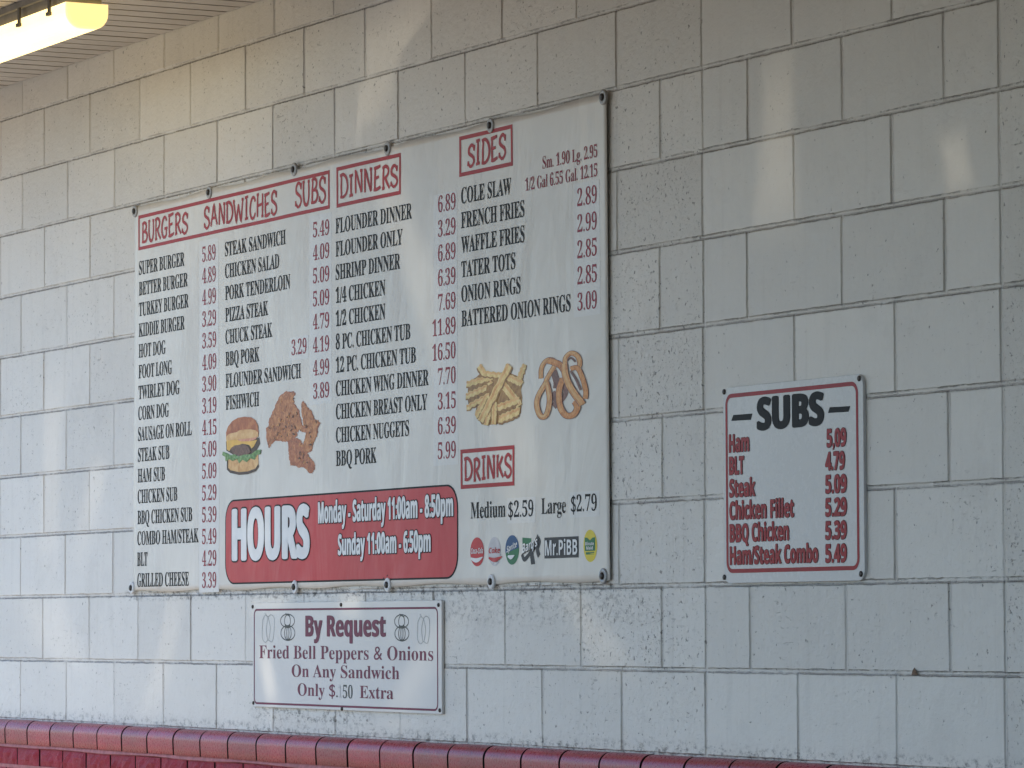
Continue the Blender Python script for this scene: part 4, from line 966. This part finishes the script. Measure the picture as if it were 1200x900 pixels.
for k, pts in enumerate(CHICKEN):
    ctr = (sum(p[0] for p in pts) / len(pts), sum(p[1] for p in pts) / len(pts))
    pic.poly(rough_outline(pts, 0.0022, k), L(0.0006 + 0.0002 * k), m=1)
    pic.poly(rough_outline([(p[0] + (ctr[0] - p[0]) * 0.07 - 0.001, p[1] + (ctr[1] - p[1]) * 0.05 + 0.001) for p in pts], 0.002, k + 9), L(0.0007 + 0.0002 * k), m=0 if k != 1 else 1)
r = random.Random(4)
for k in range(70):
    pts = CHICKEN[r.choice((0, 0, 1, 2))]
    ctr = (sum(p[0] for p in pts) / len(pts), sum(p[1] for p in pts) / len(pts))
    p = r.choice(pts); t = r.uniform(0.15, 0.85)
    c0 = (p[0] + (ctr[0] - p[0]) * t, p[1] + (ctr[1] - p[1]) * t)
    an = r.uniform(0, 6.3); ln_ = r.uniform(0.006, 0.022)
    pl = [(c0[0] + s * ln_ * math.cos(an) + r.uniform(-.003, .003), c0[1] + s * ln_ * math.sin(an) * 0.6 + r.uniform(-.003, .003)) for s in (-0.5, 0, 0.5)]
    pic.strip(pl, r.uniform(0.003, 0.006), L(0.0014 + k * 0.000008), m=2 if r.random() < 0.6 else 3, taper=lambda t: 0.3 + 1.2 * (0.5 - abs(t - 0.5)))
pic.build('chicken_picture', [M['chicken'], M['chicken_red'], M['shadow'], M['ring_pale']], ban)
pic = MB(); pic.poly(FRYBASE, L(0.0006), m=1)
for k, (p, q, w) in enumerate(FRIES):
    d = Vector((q[0] - p[0], q[1] - p[1])); d.normalize(); nn = Vector((-d.y, d.x))
    if nn.y > 0: nn = -nn
    o = nn * w * 0.14
    ns = 9
    line = [(p[0] + (q[0] - p[0]) * i / ns, p[1] + (q[1] - p[1]) * i / ns) for i in range(ns + 1)]
    line = [(x + 0.0016 * math.sin(i * 2.7), z + 0.0016 * math.cos(i * 3.1)) for i, (x, z) in enumerate(line)]
    pic.strip([(x + o.x, z + o.y) for x, z in line], w * 0.98, L(0.0007 + k * 0.00009), m=1, ax=1.7)
    pic.strip(line, w * 0.80, L(0.00075 + k * 0.00009), m=0, ax=1.7)
    pic.strip([(x - o.x * 1.4, z - o.y * 1.4) for x, z in line], w * 0.28, L(0.0008 + k * 0.00009), m=2, ax=1.7)
pic.build('fries_picture', [M['fry'], M['fry_edge'], M['bun_pale']], ban)
pic = MB()
def smooth_line(st, sub=5):
    P = []; n = len(st)
    for k in range(n - 1):
        p0 = st[max(k - 1, 0)]; p1 = st[k]; p2 = st[k + 1]; p3 = st[min(k + 2, n - 1)]
        for s in range(sub):
            t = s / sub
            P.append([0.5 * (2 * p1[j] + (p2[j] - p0[j]) * t + (2 * p0[j] - 5 * p1[j] + 4 * p2[j] - p3[j]) * t * t + (3 * p1[j] - p0[j] - 3 * p2[j] + p3[j]) * t ** 3) for j in (0, 1)])
    P.append(st[-1]); return P
for k, (pts, w, cl) in enumerate(RINGS):
    sl = smooth_line([tuple(p) for p in pts])
    # strip widths are measured across the picture, so undo the sideways stretch of the print
    y0 = 0.0006 + k * 0.00012
    base_m = (0, 1, 2)[cl]
    if cl != 2: pic.strip(sl, w * 1.12, L(y0), m=2, ax=2.1)
    pic.strip(sl, w * (0.95 if cl != 2 else 0.85), L(y0 + 0.00004), m=base_m, ax=2.1)
    if cl != 2: pic.strip([(a - 0.003, b + 0.002) for a, b in sl], w * 0.4, L(y0 + 0.00008), m=0 if cl == 1 else 3, ax=2.1)
pic.build('onion_ring_picture', [M['ring_pale'], M['ring'], M['ring_dark'], M['bun_pale']], ban)

# drink logos
def disc(mb, c, ex, ez, yf, n=40, m=0, a0=0.0, a1=2 * math.pi):
    rx = abs(ex[0] - c[0]); rz = abs(ez[1] - c[1])
    pts = [(c[0] + rx * math.cos(a0 + (a1 - a0) * k / n), c[1] + rz * math.sin(a0 + (a1 - a0) * k / n)) for k in range(n)]
    mb.poly(pts, yf, m=m)
    return rx, rz
def logo_text(mb, s, x0, x1, z, cap, yf, m, slant=0.0, rise=0.0):
    n = len(mb.v)
    place_text(mb, T[('l', s)], T[('l', s)], CAP_SANS, x0, x1, z, cap, yf, m)
    for i in range(n, len(mb.v)):
        a, y, b = mb.v[i]; mb.v[i] = (a + slant * (b - z), y, b + rise * (a - x0))
def swoosh(mb, x0, x1, z, h, w, yf, m):
    pts = [(x0 + (x1 - x0) * k / 14, z + h * math.sin(k / 14 * math.pi * 1.25 + math.pi * 0.95)) for k in range(15)]
    mb.strip(pts, w, yf, m=m, taper=lambda t: 0.25 + 1.5 * math.sin(math.pi * min(1, t * 0.9 + 0.1)))
for key, mats in (('red', ('logo_red', 'white_print')), ('pale', ('logo_pale', 'logo_red')), ('green', ('logo_green', 'logo_blue', 'white_print'))):
    c, ex, ez = LOGO[key]
    d = MB(); rx, rz = disc(d, c, ex, ez, L(0.0006))
    if key == 'green':
        pts = [(c[0] + rx * math.cos(math.radians(8 + 184 * k / 24)), c[1] + rz * math.sin(math.radians(8 + 184 * k / 24))) for k in range(25)]
        d.poly(pts, L(0.00075), m=1)
        lo = d.build('drink_logo', [M['logo_green'], M['logo_blue']], ban)
        t = MB(); logo_text(t, 'Sprite', c[0] - rx * 0.78, c[0] + rx * 0.72, c[1] - rz * 0.18, rz * 0.42, L(0.0018), 0, 0.2, 0.25)
        swoosh(t, c[0] - rx * 0.6, c[0] + rx * 0.4, c[1] - rz * 0.42, rz * 0.08, 0.006, L(0.0018), 0); t.build('logo_lettering', M['white_print'], lo)
    else:
        lo = d.build('drink_logo', M[mats[0]], ban)
        t = MB(); s = 'Coca-Cola' if key == 'red' else 'Coke'
        logo_text(t, s, c[0] - rx * 0.88, c[0] + rx * 0.88, c[1] - rz * 0.12, rz * 0.38, L(0.0018), 0, 0.25)
        swoosh(t, c[0] - rx * 0.85, c[0] + rx * (0.85 if key == 'red' else 1.2), c[1] - rz * 0.45, rz * 0.14, 0.0065, L(0.0018), 0)
        t.build('logo_lettering', M[mats[1]], lo)
(x0, z0), (x1, z1) = LOGO['rb']
w, h = x1 - x0, z1 - z0
d = MB(); d.poly([(x0, z0 + h * .62), (x0 + w * .5, z0 + h * .62), (x0 + w * .5, z1 - h * .04), (x0, z1)], L(0.0005), m=1)
d.poly([(x0 + w * .5, z0), (x0 + w * .72, z0 + h * .02), (x0 + w * .62, z0 + h * .45), (x0 + w * .42, z0 + h * .4)], L(0.0006), m=0)
d.strip(smooth_line([(x0 - w * .02, z0 + h * .4), (x0 + w * .12, z0 + h * .2), (x0 + w * .45, z0 + h * .42), (x0 + w * .9, z0 + h * .78)]), 0.012, L(0.0007), m=0)
d.strip(smooth_line([(x0 + w * .8, z0 + h), (x0 + w * .95, z0 + h * .82), (x0 + w * .85, z0 + h * .55), (x0 + w * .95, z0 + h * .3)]), 0.016, L(0.0008), m=0)
lo = d.build('drink_logo', [M['logo_black'], M['logo_green']], ban)
t = MB(); logo_text(t, "Barq's", x0 + w * .02, x0 + w * .86, z0 + h * .42, h * .34, L(0.0020), 0, 0.1, 0.22)
t2 = MB(); logo_text(t2, "Barq's", x0 + w * .06, x0 + w * .90, z0 + h * .39, h * .36, L(0.0018), 0, 0.1, 0.22)
t.build('logo_lettering', M['white_print'], lo); t2.build('lettering_shadow', M['logo_black'], lo)
(x0, z0), (x1, z1) = LOGO['box']
d = MB(); grid_rect(d, (x0, z0), (x1, z1), L(0.0006), 8, 3); lo = d.build('drink_logo', M['logo_black'], ban)
t = MB(); logo_text(t, 'Mr.PiBB', x0 + (x1 - x0) * .03, x1 - (x1 - x0) * .03, z0 + (z1 - z0) * .14, (z1 - z0) * .72, L(0.0018), 0)
t.build('logo_lettering', M['white_print'], lo)
c, ex, ez = LOGO['yel']
d = MB(); rx, rz = disc(d, c, ex, ez, L(0.0005)); lo = d.build('drink_logo', M['logo_yellow'], ban)
(x0, z0), (x1, z1) = LOGO['dark']; w, h = x1 - x0, z1 - z0
d = MB(); d.poly([(x0, z0), (x1, z0), (x1, z1), (x0 + w * .75, z1 - h * .02), (x0 + w * .5, z1 - h * .22), (x0 + w * .25, z1 - h * .02), (x0, z1)], L(0.0008))
d.strip([(x0 + w * .1, z0 - h * .18), (x1 - w * .1, z0 - h * .17)], 0.006, L(0.0008)); d.build('logo_panel', M['logo_green'], lo)
t = MB(); logo_text(t, 'Minute', x0 + w * .08, x1 - w * .08, z0 + h * .42, h * .24, L(0.0020), 0); logo_text(t, 'Maid', x0 + w * .18, x1 - w * .18, z0 + h * .1, h * .24, L(0.0020), 0)
t.build('logo_lettering', M['white_print'], lo)

# fixings of the banner
for k, (gx, gz) in enumerate(GROM):
    y = banner_y(gx, gz)
    q = MB(); low = k in (6, 7, 8, 9)
    q.lathe((gx, y, gz), [(0.0195, -0.001), (0.0195, 0.0025), (0.017, 0.0045), (0.010, 0.005), (0.0095, 0.004)], 24)
    gr = q.build('grommet', M['white_washer'] if low else M['washer'], ban, smooth=True)
    q = MB(); q.lathe((gx, y, gz), [(0.0088, 0.003), (0.0088, 0.0075), (0.006, 0.0095), (0.002, 0.0098)], 12); q.build('screw_head', M['screw'], gr, smooth=True)

# ------------------------------------------------------------------ flat plate signs
def rrect(x0, x1, z0, z1, r, n=6):
    P = []
    for cx, cz, a in ((x1 - r, z1 - r, 0), (x0 + r, z1 - r, 90), (x0 + r, z0 + r, 180), (x1 - r, z0 + r, 270)):
        for k in range(n + 1):
            t = math.radians(a + 90 * k / n); P.append((cx + r * math.cos(t), cz + r * math.sin(t)))
    return P
def plate(name, x0, x1, z0, z1, r, yback, yfront, mat, parent):
    P = rrect(x0, x1, z0, z1, r); n = len(P); mb = MB()
    b = 0.0008
    cx, cz = (x0 + x1) / 2, (z0 + z1) / 2
    for y, s in ((yback, 0), (yfront + b, 0), (yfront, b)):
        for a, c in P:
            mb.v.append((a - s * (1 if a > cx else -1), y, c - s * (1 if c > cz else -1)))
    for q in range(2):
        for k in range(n): mb.face((q * n + (k + 1) % n, q * n + k, (q + 1) * n + k, (q + 1) * n + (k + 1) % n))
    mb.face([2 * n + k for k in range(n)][::-1]); mb.face(list(range(n)))
    return mb.build(name, mat, parent)
def border(x0, x1, z0, z1, r, w, y, mat, parent):
    mb = MB(); A = rrect(x0, x1, z0, z1, r); B = rrect(x0 + w, x1 - w, z0 + w, z1 - w, max(r - w, 0.002)); n = len(A)
    mb.v += [(a, y, c) for a, c in A] + [(a, y, c) for a, c in B]
    for k in range(n): mb.face((k, (k + 1) % n, n + (k + 1) % n, n + k))
    return mb.build('border_line', mat, parent)
def screws(pts, y, parent, r=0.0065):
    for a, c in pts:
        q = MB(); q.lathe((a, y, c), [(r, -0.001), (r, 0.002), (r * 0.7, 0.0035), (r * 0.2, 0.004)], 14); q.build('screw', M['screw'], parent, smooth=True)

sub = empty('sub_price_sign', 'white metal sign with red border headed SUBS right of the banner', 'sign')
sx0 = (SUBS[0][0] + SUBS[3][0]) / 2; sx1 = (SUBS[1][0] + SUBS[2][0]) / 2; sz0 = (SUBS[2][1] + SUBS[3][1]) / 2; sz1 = (SUBS[0][1] + SUBS[1][1]) / 2
YS = -0.009
plate('sign_plate', sx0, sx1, sz0, sz1, 0.024, -0.0015, YS, M['sign'], sub)
(bx0, bz0), (bx1, bz1) = SBORD
border(bx0, bx1, bz0, bz1, 0.026, 0.0095, YS - 0.0004, M['sign_red'], sub)
YL = lambda a, b: YS - 0.0006
YL2 = lambda a, b: YS - 0.0010
t = MB()
for s, u0, u1, z0, cp in STITLE: smear_text(t, ('st', s), u0, u1, z0, cp, YL, 0.006, 0.003)
t.build('title_lettering', M['black'], sub)
for pts in SDASH:
    d = MB(); d.poly(pts, YS - 0.0006); d.build('title_dash', M['black'], sub)
for tbl, nm in ((SITEMS, 'item_list'), (SPRICES, 'price_list')):
    a = MB(); b = MB()
    for s, u0, u1, z0, cp in tbl:
        smear_text(a, ('t', s), u0 - 0.001, u1 + 0.001, z0 - 0.001, cp + 0.002, YL, 0.0024, 0.0020)
        smear_text(b, ('t', s), u0, u1, z0, cp, YL2, 0.0016, 0.0011)
    o = b.build(nm, M['sign_red'], sub); a.build('lettering_outline', M['sign_dark'], o)
screws(SSCREW, YS, sub)

req = empty('by_request_sign', 'long white sign with maroon lettering about fried peppers below the banner', 'sign')
rx0 = (REQ[0][0] + REQ[3][0]) / 2; rx1 = (REQ[1][0] + REQ[2][0]) / 2; rz0 = (REQ[2][1] + REQ[3][1]) / 2; rz1 = (REQ[0][1] + REQ[1][1]) / 2
plate('sign_plate', rx0, rx1, rz0, rz1, 0.004, -0.0015, YS, M['sign_gloss'], req)
(bx0, bz0), (bx1, bz1) = RBORD
border(bx0, bx1, bz0, bz1, 0.02, 0.0058, YS - 0.0004, M['maroon'], req)
t = MB()
for s, u0, u1, z0, cp in RTITLE: smear_text(t, ('rt', s), u0, u1, z0, cp, YL, 0.003, 0.001)
t.build('title_lettering', M['maroon'], req)
t = MB()
for s, u0, u1, z0, cp in RTEXT: place_text(t, T[('r', s)], T[('r', s)], CAP_SERIF, u0, u1, z0, cp, YL)
t.build('text_lines', M['maroon'], req)
t = MB()
for s, u0, u1, z0, cp in RFIFTY: place_text(t, T[('r', s)], T[('r', s)], CAP_SERIF, u0, u1, z0, cp, YL)
o = t.build('price_digits', M['line_art'], req)
t = MB()
for s, u0, u1, z0, cp in RFAINT: place_text(t, T[('r', s)], T[('r', s)], CAP_SERIF, u0, u1, z0, cp, YL)
t.build('worn_digit', M['faded'], o)
for k, grp in enumerate(RICONS):
    d = MB()
    for i, st in enumerate(grp):
        d.strip(smooth_line([tuple(p) for p in st], 3), 0.0030 if k in (1, 2) else 0.0022, lambda a, b, e=i * 0.00005: YS - 0.0005 - e)
    d.build('pepper_drawing', M['line_art'] if k in (1, 2) else M['pale_line_art'], req)
screws(RSCREW, YS, req, 0.0055)

# ------------------------------------------------------------------ a scrap of leaf caught on the wall
d = MB(); (a, b, c) = SCRAP

mid = ((a[0] + b[0] + c[0]) / 3, (a[1] + b[1] + c[1]) / 3)
n = len(d.v); d.v += [(a[0], -0.002, a[1]), (b[0], -0.003, b[1]), (c[0], -0.002, c[1]), (mid[0], -0.008, mid[1] + 0.004), (mid[0], 0.001, mid[1])]
for q in ((0, 3, 1), (1, 3, 2), (2, 3, 0), (0, 1, 4), (1, 2, 4), (2, 0, 4)): d.face([n + i for i in q])
tag(d.build('dead_leaf', M['scrap']), 'tiny brown dead leaf stuck on the block joint below the SUBS sign', 'leaf')
